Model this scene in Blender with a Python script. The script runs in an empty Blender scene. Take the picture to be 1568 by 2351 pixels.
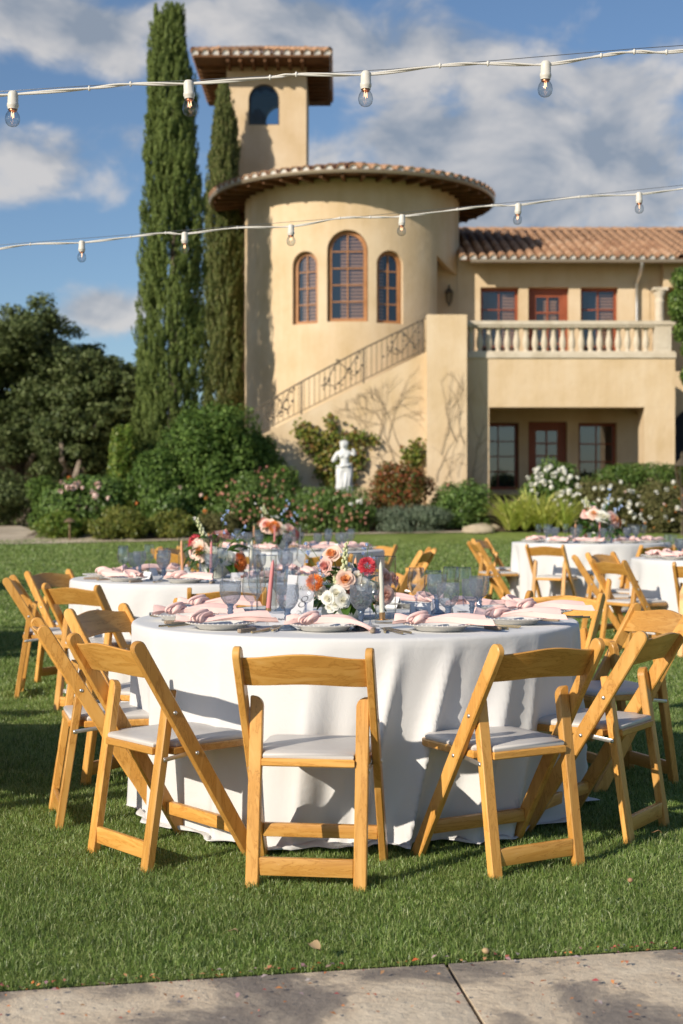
import bpy, bmesh, math, random
import numpy as np
from mathutils import Vector, Matrix, Euler, noise as mnoise

SC = bpy.context.scene
COL = SC.collection
R_ = math.radians
PI = math.pi

# ---------------------------------------------------------------- camera
F, HC = 3265.0, 1.2                      # focal length in reference pixels, eye height
cam_d = bpy.data.cameras.new('camera')
cam = bpy.data.objects.new('camera', cam_d); COL.objects.link(cam)
cam.location = (0, 0, HC); cam.rotation_euler = (R_(90), 0, 0)
cam_d.sensor_fit = 'VERTICAL'; cam_d.sensor_height = 36.0; cam_d.lens = 50.0
cam_d.clip_start = 0.1; cam_d.clip_end = 3000
cam_d.dof.use_dof = True; cam_d.dof.focus_distance = 5.2; cam_d.dof.aperture_fstop = 3.8
SC.camera = cam

# ---------------------------------------------------------------- sun and sky
SUN_AZ, SUN_EL = R_(44), R_(25)          # behind the camera, to its left
S = Vector((-math.sin(SUN_AZ)*math.cos(SUN_EL), -math.cos(SUN_AZ)*math.cos(SUN_EL), math.sin(SUN_EL)))
sun_d = bpy.data.lights.new('sun', 'SUN'); sun_d.energy = 5.0; sun_d.angle = R_(0.53)
sun_d.color = (1.0, 0.895, 0.75)
sun = bpy.data.objects.new('sun', sun_d); COL.objects.link(sun)
sun.location = (-20, -20, 20); sun.rotation_euler = S.to_track_quat('Z', 'Y').to_euler()

SC.view_settings.view_transform = 'Standard'; SC.view_settings.look = 'None'
SC.view_settings.exposure = 0.1; SC.view_settings.gamma = 1.0
SC.view_settings.use_curve_mapping = False
SC.cycles.use_denoising = True
SC.cycles.max_bounces = 10; SC.cycles.transparent_max_bounces = 24
SC.cycles.sample_clamp_indirect = 6.0
SC.cycles.caustics_reflective = False; SC.cycles.caustics_refractive = False

world = bpy.data.worlds.new('World'); SC.world = world; world.use_nodes = True
wn, wl = world.node_tree.nodes, world.node_tree.links
wn.clear()
def wnode(t, **k):
    n = wn.new(t)
    for a, b in k.items(): setattr(n, a, b)
    return n
def wmath(op, a, b=None, c=None, clamp=False):
    n = wnode('ShaderNodeMath', operation=op); n.use_clamp = clamp
    for i, v in enumerate((a, b, c)):
        if v is None: continue
        if isinstance(v, (int, float)): n.inputs[i].default_value = v
        else: wl.new(v, n.inputs[i])
    return n.outputs[0]
sky = wnode('ShaderNodeTexSky', sky_type='NISHITA')
sky.sun_disc = False; sky.sun_elevation = SUN_EL; sky.sun_rotation = PI + SUN_AZ
sky.altitude = 100; sky.air_density = 1.0; sky.dust_density = 0.35; sky.ozone_density = 2.2
SKY = 0.098
tc = wnode('ShaderNodeTexCoord')
sep = wnode('ShaderNodeSeparateXYZ'); wl.new(tc.outputs['Generated'], sep.inputs[0])
az = wmath('ARCTAN2', sep.outputs[0], sep.outputs[1]); el = wmath('ARCSINE', sep.outputs[2])
# cloud banks as the photograph shows them: (u, v, half width, half height, weight)
banks = [(120, 50, 230, 90, .40), (290, 110, 70, 70, .22), (115, 365, 120, 62, .30), (40, 455, 170, 45, .20),
         (300, 340, 45, 70, .16), (280, 450, 60, 50, .12), (640, 80, 150, 120, .30), (900, 110, 260, 120, .24),
         (930, 320, 170, 75, .36), (1280, 400, 420, 170, .50), (1400, 190, 240, 80, .24), (235, 712, 110, 46, .42),
         (740, 360, 60, 50, .20), (1000, 460, 260, 70, .26), (1160, 20, 110, 45, -.22), (170, 235, 150, 45, -.22),
         (140, 570, 220, 60, -.25), (720, 240, 80, 60, -.08), (520, 500, 90, 260, -.1)]
bias = None
for u, v, hw, hh, w in banks:
    a = wmath('DIVIDE', wmath('SUBTRACT', az, (u-784)/F), hw/F)
    e = wmath('DIVIDE', wmath('SUBTRACT', el, (1175-v)/F*0.965), hh/F)
    d2 = wmath('ADD', wmath('MULTIPLY', a, a), wmath('MULTIPLY', e, e))
    g = wmath('MULTIPLY', wmath('EXPONENT', wmath('MULTIPLY', d2, -1.0)), w)
    bias = g if bias is None else wmath('ADD', bias, g)
def cloudnoise(off, scale, detail=6.0, rough=0.55):
    mp = wnode('ShaderNodeMapping'); mp.inputs['Location'].default_value = off
    mp.inputs['Scale'].default_value = (1, 1, 1.55)
    wl.new(tc.outputs['Generated'], mp.inputs['Vector'])
    nz = wnode('ShaderNodeTexNoise'); nz.inputs['Scale'].default_value = scale
    nz.inputs['Detail'].default_value = detail; nz.inputs['Roughness'].default_value = rough
    nz.inputs['Distortion'].default_value = 0.35
    wl.new(mp.outputs[0], nz.inputs['Vector'])
    return nz.outputs['Fac']
CO = (3.1, 1.7, 0.4)
n1 = cloudnoise(CO, 13.0, 8.0, 0.58)
n2 = cloudnoise((CO[0]+0.016, CO[1]+0.012, CO[2]-0.034), 13.0, 4.0)
n3 = cloudnoise((7.3, 2.2, 1.1), 5.0, 3.0)
dens = wmath('ADD', wmath('ADD', wmath('MULTIPLY', n1, 1.1), wmath('MULTIPLY', n3, 0.35)), bias)
mr = wnode('ShaderNodeMapRange', interpolation_type='SMOOTHSTEP')
wl.new(dens, mr.inputs['Value']); mr.inputs['From Min'].default_value = 0.74; mr.inputs['From Max'].default_value = 1.04
mask = wmath('MULTIPLY', mr.outputs[0], 0.92)
lit = wmath('ADD', wmath('MULTIPLY', wmath('SUBTRACT', n1, n2), 3.4), 0.50)
thick = wmath('MULTIPLY', wmath('SUBTRACT', dens, 1.02, None, True), 1.1)
lit = wmath('SUBTRACT', lit, thick, None, True)
cr = wnode('ShaderNodeValToRGB')
cr.color_ramp.elements[0].position = 0.0; cr.color_ramp.elements[0].color = (0.255, 0.30, 0.37, 1)
cr.color_ramp.elements[1].position = 1.0; cr.color_ramp.elements[1].color = (0.60, 0.585, 0.58, 1)
wl.new(lit, cr.inputs[0])
cs = wnode('ShaderNodeVectorMath', operation='SCALE'); wl.new(cr.outputs[0], cs.inputs[0]); cs.inputs['Scale'].default_value = 1.0/SKY
ss = wnode('ShaderNodeMix', data_type='RGBA', blend_type='MULTIPLY'); ss.inputs[0].default_value = 1.0
wl.new(sky.outputs[0], ss.inputs['A']); ss.inputs['B'].default_value = (0.86, 0.93, 1.02, 1)
mx = wnode('ShaderNodeMix', data_type='RGBA')
wl.new(mask, mx.inputs[0]); wl.new(ss.outputs['Result'], mx.inputs['A']); wl.new(cs.outputs[0], mx.inputs['B'])
bg = wnode('ShaderNodeBackground'); bg.inputs['Strength'].default_value = SKY
wl.new(mx.outputs['Result'], bg.inputs['Color'])
wo = wnode('ShaderNodeOutputWorld'); wl.new(bg.outputs[0], wo.inputs[0])

# ---------------------------------------------------------------- helpers
def P(u, v, y): return Vector(((u-784)*y/F, y, HC+(1175.5-v)*y/F))
def X(u, y): return (u-784)*y/F
def Z(v, y): return HC+(1175.5-v)*y/F
def interp(t, pts):
    if t <= pts[0][0]: return pts[0][1]
    for (a, b), (c, d) in zip(pts, pts[1:]):
        if t <= c:
            k = (t-a)/(c-a); return b+(d-b)*k
    return pts[-1][1]
GA = [(-50, 0), (8, 0), (12.5, .03), (16.6, .09), (24, .28), (31, .5), (33, .8), (35, 1.3), (37, 1.62), (42, 1.75), (400, 2.0)]
GB = [(-50, 0), (8, 0), (12.5, .03), (16.6, .09), (24, .28), (31, .5), (40, .80), (60, 1.2), (400, 2.0)]
def gz(x, y):
    k = min(1, max(0, (x+8.0)/2.2)); k = k*k*(3-2*k)
    return interp(y, GA)*k+interp(y, GB)*(1-k)

def thing(name, label, cat, loc=(0, 0, 0), rz=0.0, group=None):
    o = bpy.data.objects.new(name, None); COL.objects.link(o)
    o.empty_display_size = 0.1
    o.location = loc; o.rotation_euler = (0, 0, rz)
    o['label'] = label; o['category'] = cat
    if group: o['group'] = group
    return o
def tag(o, label, cat, group=None, kind=None):
    if label: o['label'] = label
    if cat: o['category'] = cat
    if group: o['group'] = group
    if kind: o['kind'] = kind
    return o
KIDS = {}
def link(o, parent=None, world=False):
    COL.objects.link(o)
    if parent is not None:
        o.parent = parent
        KIDS.setdefault(parent.name, []).append(o)
        if world:
            o.location = -Vector(parent.location)
    return o
def copy_tree(o, parent=None):
    c = o.copy(); COL.objects.link(c)
    if parent is not None:
        c.parent = parent; KIDS.setdefault(parent.name, []).append(c)
    for ch in KIDS.get(o.name, []): copy_tree(ch, c)
    return c

class MB:
    """collects geometry, then links it as one mesh object"""
    def __init__(self): self.v = []; self.f = []; self.m = []; self.M = None; self.cur = 0
    def add(self, vs, fs):
        b = len(self.v)
        for p in vs:
            p = Vector(p)
            self.v.append(self.M @ p if self.M is not None else p)
        for f in fs: self.f.append(tuple(b+i for i in f)); self.m.append(self.cur)
    def box(self, x0, y0, z0, x1, y1, z1):
        self.add([(x0,y0,z0),(x1,y0,z0),(x1,y1,z0),(x0,y1,z0),(x0,y0,z1),(x1,y0,z1),(x1,y1,z1),(x0,y1,z1)],
                 [(0,3,2,1),(4,5,6,7),(0,1,5,4),(1,2,6,5),(2,3,7,6),(3,0,4,7)])
    def loft(self, rings, cap=True, close=True):
        n = len(rings[0]); vs = [p for r in rings for p in r]; fs = []
        for i in range(len(rings)-1):
            for j in range(n if close else n-1):
                k = (j+1) % n
                fs.append((i*n+j, i*n+k, (i+1)*n+k, (i+1)*n+j))
        if cap:
            fs.append(tuple(range(n-1, -1, -1))); fs.append(tuple((len(rings)-1)*n+j for j in range(n)))
        self.add(vs, fs)
    def tube(self, pts, rad, n=8, cap=True):
        pts = [Vector(p) for p in pts]; rings = []
        up = None
        for i, p in enumerate(pts):
            t = (pts[min(i+1, len(pts)-1)]-pts[max(i-1, 0)])
            if t.length < 1e-9: t = Vector((0, 0, 1))
            t.normalize()
            if up is None:
                up = Vector((0, 0, 1)) if abs(t.z) < .9 else Vector((1, 0, 0))
            a = t.cross(up)
            if a.length < 1e-6: a = t.cross(Vector((1, .1, 0)))
            a.normalize(); b = a.cross(t); up = b
            r = rad[i] if isinstance(rad, (list, tuple)) else rad
            rings.append([p+a*(r*math.cos(2*PI*j/n))+b*(r*math.sin(2*PI*j/n)) for j in range(n)])
        self.loft(rings, cap)
    def lathe(self, prof, n=24, c=(0, 0, 0), mod=None, cap=False, closeprof=False):
        rings = []
        for i, (r, z) in enumerate(prof):
            ring = []
            for j in range(n):
                a = 2*PI*j/n
                rr = r if mod is None else mod(r, z, a)
                ring.append((c[0]+rr*math.cos(a), c[1]+rr*math.sin(a), c[2]+z))
            rings.append(ring)
        if closeprof: rings.append(rings[0])
        self.loft(rings, cap)
    def prism(self, poly, t, bevel=0.0, M=None):
        """poly in local xy, thickness along local z (centred), optional edge bevel; poly counter-clockwise"""
        n = len(poly); P2 = [Vector((p[0], p[1])) for p in poly]
        def inset(d):
            out = []
            for i in range(n):
                a = (P2[i]-P2[i-1]); b = (P2[(i+1) % n]-P2[i])
                na = Vector((-a.y, a.x)).normalized(); nb = Vector((-b.y, b.x)).normalized()
                m = na+nb
                if m.length < 1e-6: m = na
                m.normalize(); k = max(.5, m.dot(na))
                out.append(P2[i]+m*(d/k))
            return out
        if bevel > 0:
            I = inset(bevel)
            L = [(I, -t/2), (P2, -t/2+bevel), (P2, t/2-bevel), (I, t/2)]
        else: L = [(P2, -t/2), (P2, t/2)]
        rings = [[Vector((p.x, p.y, z)) for p in q] for q, z in L]
        if M is not None: rings = [[M @ p for p in r] for r in rings]
        self.loft(rings, True)
    def bar(self, p0, p1, w, d, xdir=(1, 0, 0), r=0.002):
        p0 = Vector(p0); p1 = Vector(p1); t = (p1-p0); L = t.length; t.normalize()
        x = Vector(xdir); x = (x-t*x.dot(t)).normalized(); y = t.cross(x)
        def ring(p, w, d, r):
            o = []
            for sx, sy, a0 in ((1, 1, 0), (-1, 1, 90), (-1, -1, 180), (1, -1, 270)):
                for k in (0, 45, 90):
                    a = R_(a0+k)
                    o.append(p+x*(sx*(w/2-r)+r*math.cos(a))+y*(sy*(d/2-r)+r*math.sin(a)))
            return o
        e = r
        self.loft([ring(p0, w-2*e, d-2*e, r*.6), ring(p0+t*e, w, d, r), ring(p1-t*e, w, d, r), ring(p1, w-2*e, d-2*e, r*.6)])
    def sphere(self, c, r, n=12, m=8, sc=(1, 1, 1)):
        rings = []
        for i in range(m+1):
            th = PI*(i+.001)/(m+.002)
            rings.append([(c[0]+sc[0]*r*math.sin(th)*math.cos(2*PI*j/n), c[1]+sc[1]*r*math.sin(th)*math.sin(2*PI*j/n), c[2]-sc[2]*r*math.cos(th)) for j in range(n)])
        self.loft(rings, True)
    def mesh(self, name, mats, smooth=False, angle=40):
        me = bpy.data.meshes.new(name)
        me.from_pydata([tuple(p) for p in self.v], [], self.f)
        if not isinstance(mats, (list, tuple)): mats = [mats]
        for m in mats: me.materials.append(m)
        if len(mats) > 1: me.polygons.foreach_set('material_index', self.m)
        fixn(me)
        if smooth:
            me.polygons.foreach_set('use_smooth', [True]*len(me.polygons))
            if angle < 180:
                try: me.set_sharp_from_angle(angle=R_(angle))
                except Exception: pass
        me.update()
        return me
    def build(self, name, mats, parent=None, smooth=False, angle=40, world=False):
        o = bpy.data.objects.new(name, self.mesh(name, mats, smooth, angle))
        return link(o, parent, world)
def fixn(me):
    bm = bmesh.new(); bm.from_mesh(me)
    bmesh.ops.recalc_face_normals(bm, faces=bm.faces)
    bm.to_mesh(me); bm.free()
def put(name, me, parent=None, M=None, world=False):
    o = bpy.data.objects.new(name, me); link(o, parent, world)
    if M is not None:
        off = Matrix.Translation(-Vector(parent.location)) if (world and parent is not None) else Matrix.Identity(4)
        o.matrix_basis = off @ M
    return o
def np_mesh(name, V, Fq, mat, smooth=False):
    V = np.asarray(V, dtype=np.float32); Fq = np.asarray(Fq, dtype=np.int32)
    me = bpy.data.meshes.new(name); k = Fq.shape[1]
    me.vertices.add(len(V)); me.vertices.foreach_set('co', V.ravel())
    me.loops.add(Fq.size); me.loops.foreach_set('vertex_index', Fq.ravel())
    me.polygons.add(len(Fq)); me.polygons.foreach_set('loop_start', np.arange(0, Fq.size, k, dtype=np.int32))
    try: me.polygons.foreach_set('loop_total', np.full(len(Fq), k, dtype=np.int32))
    except Exception: pass
    if smooth: me.polygons.foreach_set('use_smooth', np.ones(len(Fq), dtype=bool))
    for m in (mat if isinstance(mat, (list, tuple)) else [mat]): me.materials.append(m)
    me.update(calc_edges=True); me.validate()
    return me
def nrm(A):
    return A/np.maximum(np.linalg.norm(A, axis=1, keepdims=True), 1e-9)
def leaf_geo(Pt, N, L, W, rng, T=None, fold=0.15):
    """one folded four-sided leaf per point"""
    n = len(Pt); N = nrm(N)
    if T is None: T = rng.normal(size=(n, 3))
    T = T-N*(T*N).sum(1, keepdims=True); T = nrm(T); B = np.cross(N, T)
    L = np.broadcast_to(np.asarray(L, float).reshape(-1, 1), (n, 1)); W = np.broadcast_to(np.asarray(W, float).reshape(-1, 1), (n, 1))
    V = np.stack([Pt-T*L*.5, Pt+B*W*.5+N*W*fold, Pt+T*L*.5, Pt-B*W*.5+N*W*fold], 1).reshape(-1, 3)
    return V, np.arange(4*n).reshape(n, 4)
def blob_points(blobs, n, rng, shell=(.72, 1.0), squash=None):
    """points and outward normals spread through the outer part of overlapping ellipsoids"""
    B = np.array(blobs, float)                      # cx cy cz rx ry rz
    area = (B[:, 3]*B[:, 4]*B[:, 5])**(2/3); idx = rng.choice(len(B), n, p=area/area.sum())
    d = nrm(rng.normal(size=(n, 3))); k = rng.uniform(shell[0]**2, shell[1]**2, (n, 1))**.5
    b = B[idx]; Pt = b[:, :3]+d*b[:, 3:]*k; N = nrm(d/b[:, 3:])
    return Pt, N

# ---------------------------------------------------------------- materials
def nt(name):
    m = bpy.data.materials.new(name); m.use_nodes = True
    n, l = m.node_tree.nodes, m.node_tree.links
    return m, n, l, n['Principled BSDF']
def c4(c): return (c[0], c[1], c[2], 1.0)
def mat(name, col, rough=.5, metal=0.0, spec=.5, emit=None, estr=0, coat=0, sheen=0):
    m, n, l, b = nt(name)
    b.inputs['Base Color'].default_value = c4(col); b.inputs['Roughness'].default_value = rough
    b.inputs['Metallic'].default_value = metal; b.inputs['Specular IOR Level'].default_value = spec
    if coat: b.inputs['Coat Weight'].default_value = coat; b.inputs['Coat Roughness'].default_value = .15
    if sheen: b.inputs['Sheen Weight'].default_value = sheen
    if emit: b.inputs['Emission Color'].default_value = c4(emit); b.inputs['Emission Strength'].default_value = estr
    return m
def ramp(n, l, src, stops):
    r = n.new('ShaderNodeValToRGB'); e = r.color_ramp.elements
    while len(e) < len(stops): e.new(.5)
    for i, (p, c) in enumerate(stops): e[i].position = p; e[i].color = c4(c)
    l.new(src, r.inputs[0]); return r.outputs[0]
def coords(n, l, scale=(1, 1, 1), kind='Object', loc=(0, 0, 0)):
    t = n.new('ShaderNodeTexCoord'); mp = n.new('ShaderNodeMapping')
    mp.inputs['Scale'].default_value = scale; mp.inputs['Location'].default_value = loc
    l.new(t.outputs[kind], mp.inputs[0]); return mp.outputs[0]
def noise(n, l, vec, scale, detail=4, rough=.55, dist=0):
    k = n.new('ShaderNodeTexNoise'); k.inputs['Scale'].default_value = scale; k.inputs['Detail'].default_value = detail
    k.inputs['Roughness'].default_value = rough; k.inputs['Distortion'].default_value = dist
    l.new(vec, k.inputs['Vector']); return k.outputs['Fac']
def bump(n, l, b, h, strength=.3, dist=.01):
    k = n.new('ShaderNodeBump'); k.inputs['Strength'].default_value = strength; k.inputs['Distance'].default_value = dist
    l.new(h, k.inputs['Height']); l.new(k.outputs[0], b.inputs['Normal'])
def mathn(n, l, op, a, b):
    k = n.new('ShaderNodeMath'); k.operation = op
    for i, v in enumerate((a, b)):
        if isinstance(v, (int, float)): k.inputs[i].default_value = v
        else: l.new(v, k.inputs[i])
    return k.outputs[0]
def noisy(name, stops, scale=5, rough=.7, bstr=.2, bdist=.01, bscale=None, detail=5, kind='Object', vscale=(1, 1, 1), spec=.3, metal=0, dist=0):
    m, n, l, b = nt(name); v = coords(n, l, vscale, kind)
    f = noise(n, l, v, scale, detail, .6, dist)
    l.new(ramp(n, l, f, stops), b.inputs['Base Color'])
    b.inputs['Roughness'].default_value = rough; b.inputs['Specular IOR Level'].default_value = spec; b.inputs['Metallic'].default_value = metal
    if bstr: bump(n, l, b, noise(n, l, v, bscale or scale*6, 4), bstr, bdist)
    return m
def leafmat(name, cols, rough=.45, trans=.25, spec=.3):
    m, n, l, b = nt(name)
    g = n.new('ShaderNodeNewGeometry')
    st = [(i/(len(cols)-1), c) for i, c in enumerate(cols)]
    c = ramp(n, l, g.outputs['Random Per Island'], st)
    l.new(c, b.inputs['Base Color']); b.inputs['Roughness'].default_value = rough; b.inputs['Specular IOR Level'].default_value = spec
    if trans:
        t = n.new('ShaderNodeBsdfTranslucent'); hs = n.new('ShaderNodeHueSaturation')
        hs.inputs['Hue'].default_value = .485; hs.inputs['Value'].default_value = 1.35; l.new(c, hs.inputs['Color']); l.new(hs.outputs[0], t.inputs[0])
        mx = n.new('ShaderNodeMixShader'); mx.inputs[0].default_value = trans
        l.new(b.outputs[0], mx.inputs[1]); l.new(t.outputs[0], mx.inputs[2])
        l.new(mx.outputs[0], n['Material Output'].inputs[0])
    return m
def wood(name, vs):
    m, n, l, b = nt(name)
    oi = n.new('ShaderNodeObjectInfo')
    t = n.new('ShaderNodeTexCoord'); mp = n.new('ShaderNodeMapping'); mp.inputs['Scale'].default_value = vs
    l.new(t.outputs['Object'], mp.inputs[0])
    ad = n.new('ShaderNodeVectorMath'); ad.operation = 'ADD'; l.new(mp.outputs[0], ad.inputs[0])
    sc = n.new('ShaderNodeVectorMath'); sc.operation = 'SCALE'; sc.inputs['Scale'].default_value = 37.0
    cb = n.new('ShaderNodeCombineXYZ'); l.new(oi.outputs['Random'], cb.inputs[0]); l.new(oi.outputs['Random'], cb.inputs[2])
    l.new(cb.outputs[0], sc.inputs[0]); l.new(sc.outputs[0], ad.inputs[1])
    f = noise(n, l, ad.outputs[0], 1.0, 6, .65, 1.2)
    col = ramp(n, l, f, [(.25, (.42, .185, .038)), (.40, (.58, .285, .062)), (.465, (.60, .30, .068)), (.485, (.44, .195, .036)), (.505, (.61, .31, .072)), (.6, (.66, .35, .09)), (.78, (.71, .41, .13))])
    hs = n.new('ShaderNodeHueSaturation'); l.new(col, hs.inputs['Color'])
    l.new(mathn(n, l, 'ADD', mathn(n, l, 'MULTIPLY', oi.outputs['Random'], .34), .82), hs.inputs['Value'])
    hs.inputs['Saturation'].default_value = 1.0
    # pale worn scuffs
    f2 = noise(n, l, coords(n, l, (1, 1, 1)), 34, 5, .7)
    mr = n.new('ShaderNodeMapRange'); l.new(f2, mr.inputs[0]); mr.inputs[1].default_value = .67; mr.inputs[2].default_value = .74; mr.inputs[4].default_value = .5
    mx = n.new('ShaderNodeMix'); mx.data_type = 'RGBA'; l.new(mr.outputs[0], mx.inputs[0]); l.new(hs.outputs[0], mx.inputs['A']); mx.inputs['B'].default_value = (.62, .47, .28, 1)
    l.new(mx.outputs['Result'], b.inputs['Base Color'])
    l.new(mathn(n, l, 'ADD', mathn(n, l, 'MULTIPLY', f2, .35), .2), b.inputs['Roughness'])
    bump(n, l, b, f, .12, .002)
    return m
def glass(name, tint, refl=.06, bumpscale=None, bstr=.5, rough=.03, edge=.5, power=2.5, scatter=0.0):
    """thin glass: see-through tint that deepens towards the edge, plus reflection"""
    m, n, l, b = nt(name); n.remove(b)
    lw = n.new('ShaderNodeLayerWeight'); lw.inputs[0].default_value = .5
    tr = n.new('ShaderNodeBsdfTransparent'); gl = n.new('ShaderNodeBsdfGlossy'); gl.inputs['Roughness'].default_value = rough
    cm = n.new('ShaderNodeMix'); cm.data_type = 'RGBA'; l.new(mathn(n, l, 'POWER', lw.outputs['Facing'], power), cm.inputs[0])
    cm.inputs['A'].default_value = c4(tint); cm.inputs['B'].default_value = c4([x*edge for x in tint]); l.new(cm.outputs['Result'], tr.inputs[0])
    ad = mathn(n, l, 'ADD', mathn(n, l, 'MULTIPLY', mathn(n, l, 'POWER', lw.outputs['Facing'], 4.0), .5), refl)
    mx = n.new('ShaderNodeMixShader'); l.new(ad, mx.inputs[0]); l.new(tr.outputs[0], mx.inputs[1]); l.new(gl.outputs[0], mx.inputs[2])
    if bumpscale:
        v = n.new('ShaderNodeTexVoronoi'); v.inputs['Scale'].default_value = bumpscale; l.new(coords(n, l), v.inputs['Vector'])
        k = n.new('ShaderNodeBump'); k.inputs['Strength'].default_value = bstr; k.inputs['Distance'].default_value = .006
        l.new(v.outputs['Distance'], k.inputs['Height']); l.new(k.outputs[0], gl.inputs['Normal']); l.new(k.outputs[0], lw.inputs['Normal'])
    out = mx.outputs[0]
    if scatter:      # pressed pattern scatters part of the light
        df = n.new('ShaderNodeBsdfDiffuse'); tl = n.new('ShaderNodeBsdfTranslucent'); q = n.new('ShaderNodeMixShader'); q.inputs[0].default_value = .5
        sc = c4([min(1, x*1.05) for x in tint]); df.inputs[0].default_value = sc; tl.inputs[0].default_value = sc
        l.new(df.outputs[0], q.inputs[1]); l.new(tl.outputs[0], q.inputs[2])
        z = n.new('ShaderNodeMixShader'); z.inputs[0].default_value = scatter; l.new(out, z.inputs[1]); l.new(q.outputs[0], z.inputs[2]); out = z.outputs[0]
        if bumpscale: l.new(k.outputs[0], df.inputs['Normal'])
    l.new(out, n['Material Output'].inputs[0])
    return m
MT = {}
# ---------------------------------------------------------------- setting: ground, lawn, paving, path
def stucco_mat():
    m, n, l, b = nt('stucco'); v = coords(n, l)
    f = noise(n, l, v, .9, 8, .62)
    st = n.new('ShaderNodeMapping'); st.inputs['Scale'].default_value = (2.2, 2.2, .22); l.new(v, st.inputs[0])
    f2 = noise(n, l, st.outputs[0], 1.0, 5, .6)
    s = mathn(n, l, 'ADD', mathn(n, l, 'MULTIPLY', f, .6), mathn(n, l, 'MULTIPLY', f2, .4))
    l.new(ramp(n, l, s, [(.36, (.57, .425, .25)), (.5, (.64, .495, .32)), (.62, (.685, .55, .38))]), b.inputs['Base Color'])
    b.inputs['Roughness'].default_value = .9; b.inputs['Specular IOR Level'].default_value = .1
    bump(n, l, b, noise(n, l, v, 6, 9, .72), .55, .03)
    return m
MT['stucco'] = stucco_mat()
def lawn_mat():
    m, n, l, b = nt('lawn'); v = coords(n, l)
    f = noise(n, l, v, 1.1, 6, .65); g = noise(n, l, v, 60, 4, .75)
    s = mathn(n, l, 'ADD', mathn(n, l, 'MULTIPLY', f, .45), mathn(n, l, 'MULTIPLY', g, .55))
    l.new(ramp(n, l, s, [(.36, (.14, .19, .042)), (.5, (.22, .285, .07)), (.63, (.29, .35, .115))]), b.inputs['Base Color'])
    b.inputs['Roughness'].default_value = .85; b.inputs['Specular IOR Level'].default_value = .15
    bump(n, l, b, g, .7, .05)
    return m
MT['lawn'] = lawn_mat()
MT['soil'] = noisy('soil', [(.3, (.05, .035, .02)), (.6, (.11, .08, .05))], 4, .95, .6, .03)
MT['dry'] = noisy('dry_ground', [(.3, (.16, .14, .07)), (.6, (.25, .20, .11))], .4, .95, .3, .05)
MT['gravel'] = noisy('gravel', [(.3, (.40, .33, .24)), (.65, (.55, .47, .36))], 1.2, .95, .7, .03, 25)

def sheet(name, xs, ys, dz, m, keep=None, kind='structure'):
    V = [(x, y, gz(x, y)+dz) for y in ys for x in xs]; nx = len(xs); Fq = []
    for j in range(len(ys)-1):
        for i in range(nx-1):
            if keep is None or keep((xs[i]+xs[i+1])/2, (ys[j]+ys[j+1])/2):
                Fq.append((j*nx+i, j*nx+i+1, (j+1)*nx+i+1, (j+1)*nx+i))
    o = bpy.data.objects.new(name, np_mesh(name, V, Fq, m, True)); link(o); o['kind'] = kind
    return o
lin = lambda a, b, n: [a+(b-a)*i/(n-1) for i in range(n)]
gxs = [-400, -200, -90, -50, -30, -20]+lin(-14, 16, 41)+[22, 32, 50, 90, 200, 400]
gys = [-30, -10, 0]+lin(2, 60, 59)+[75, 100, 150, 250, 500, 900]
sheet('ground', gxs, gys, -.02, MT['dry'])
# lawn: near edge runs along the paving, far edge along the planting bed
EDGE0 = Vector((-.85, 3.55)); EDGE1 = Vector((.936, 3.90)); ED = (EDGE1-EDGE0).normalized(); EN = Vector((-ED.y, ED.x))
def edge_y(x): return EDGE0.y+(x-EDGE0.x)*ED.y/ED.x
def bed_y(x): return interp(x, [(-14, 30.3), (-7, 30.9), (-3, 31.6), (0, 32.3), (3.4, 32.6), (12, 32.3), (25, 32)])
def lawn():
    xs = lin(-16, 18, 69); V = []; Fq = []; n = 60
    for j in range(n):
        for x in xs:
            y = edge_y(x)+.01+(bed_y(x)-edge_y(x)-.01)*(j/(n-1)); V.append((x, y, gz(x, y)+.002))
    nx = len(xs)
    for j in range(n-1):
        for i in range(nx-1): Fq.append((j*nx+i, j*nx+i+1, (j+1)*nx+i+1, (j+1)*nx+i))
    o = bpy.data.objects.new('lawn', np_mesh('lawn', V, Fq, MT['lawn'], True)); link(o); o['kind'] = 'structure'
lawn()
def strip(name, m, xs, yf, yb, dz, n=8):
    V = []; Fq = []; nx = len(xs)
    for j in range(n):
        for x in xs:
            y = yf(x)+(yb(x)-yf(x))*j/(n-1); V.append((x, y, gz(x, y)+dz))
    for j in range(n-1):
        for i in range(nx-1): Fq.append((j*nx+i, j*nx+i+1, (j+1)*nx+i+1, (j+1)*nx+i))
    o = bpy.data.objects.new(name, np_mesh(name, V, Fq, m, True)); link(o); o['kind'] = 'structure'
strip('planting_bed', MT['soil'], lin(-7.4, 18, 40), bed_y, lambda x: 40, .010, 14)
strip('gravel_path', MT['gravel'], lin(-16, -4.6, 24), lambda x: bed_y(x)-.02, lambda x: interp(x, [(-16, 40), (-9.0, 40), (-6.9, 33.4), (-4.6, bed_y(-4.6)+.35)]), .018, 10)
strip('bed_edging', MT['gravel'], lin(-4.7, 3.2, 30), lambda x: bed_y(x)-.12, lambda x: bed_y(x)+.06, .024, 3)

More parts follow.
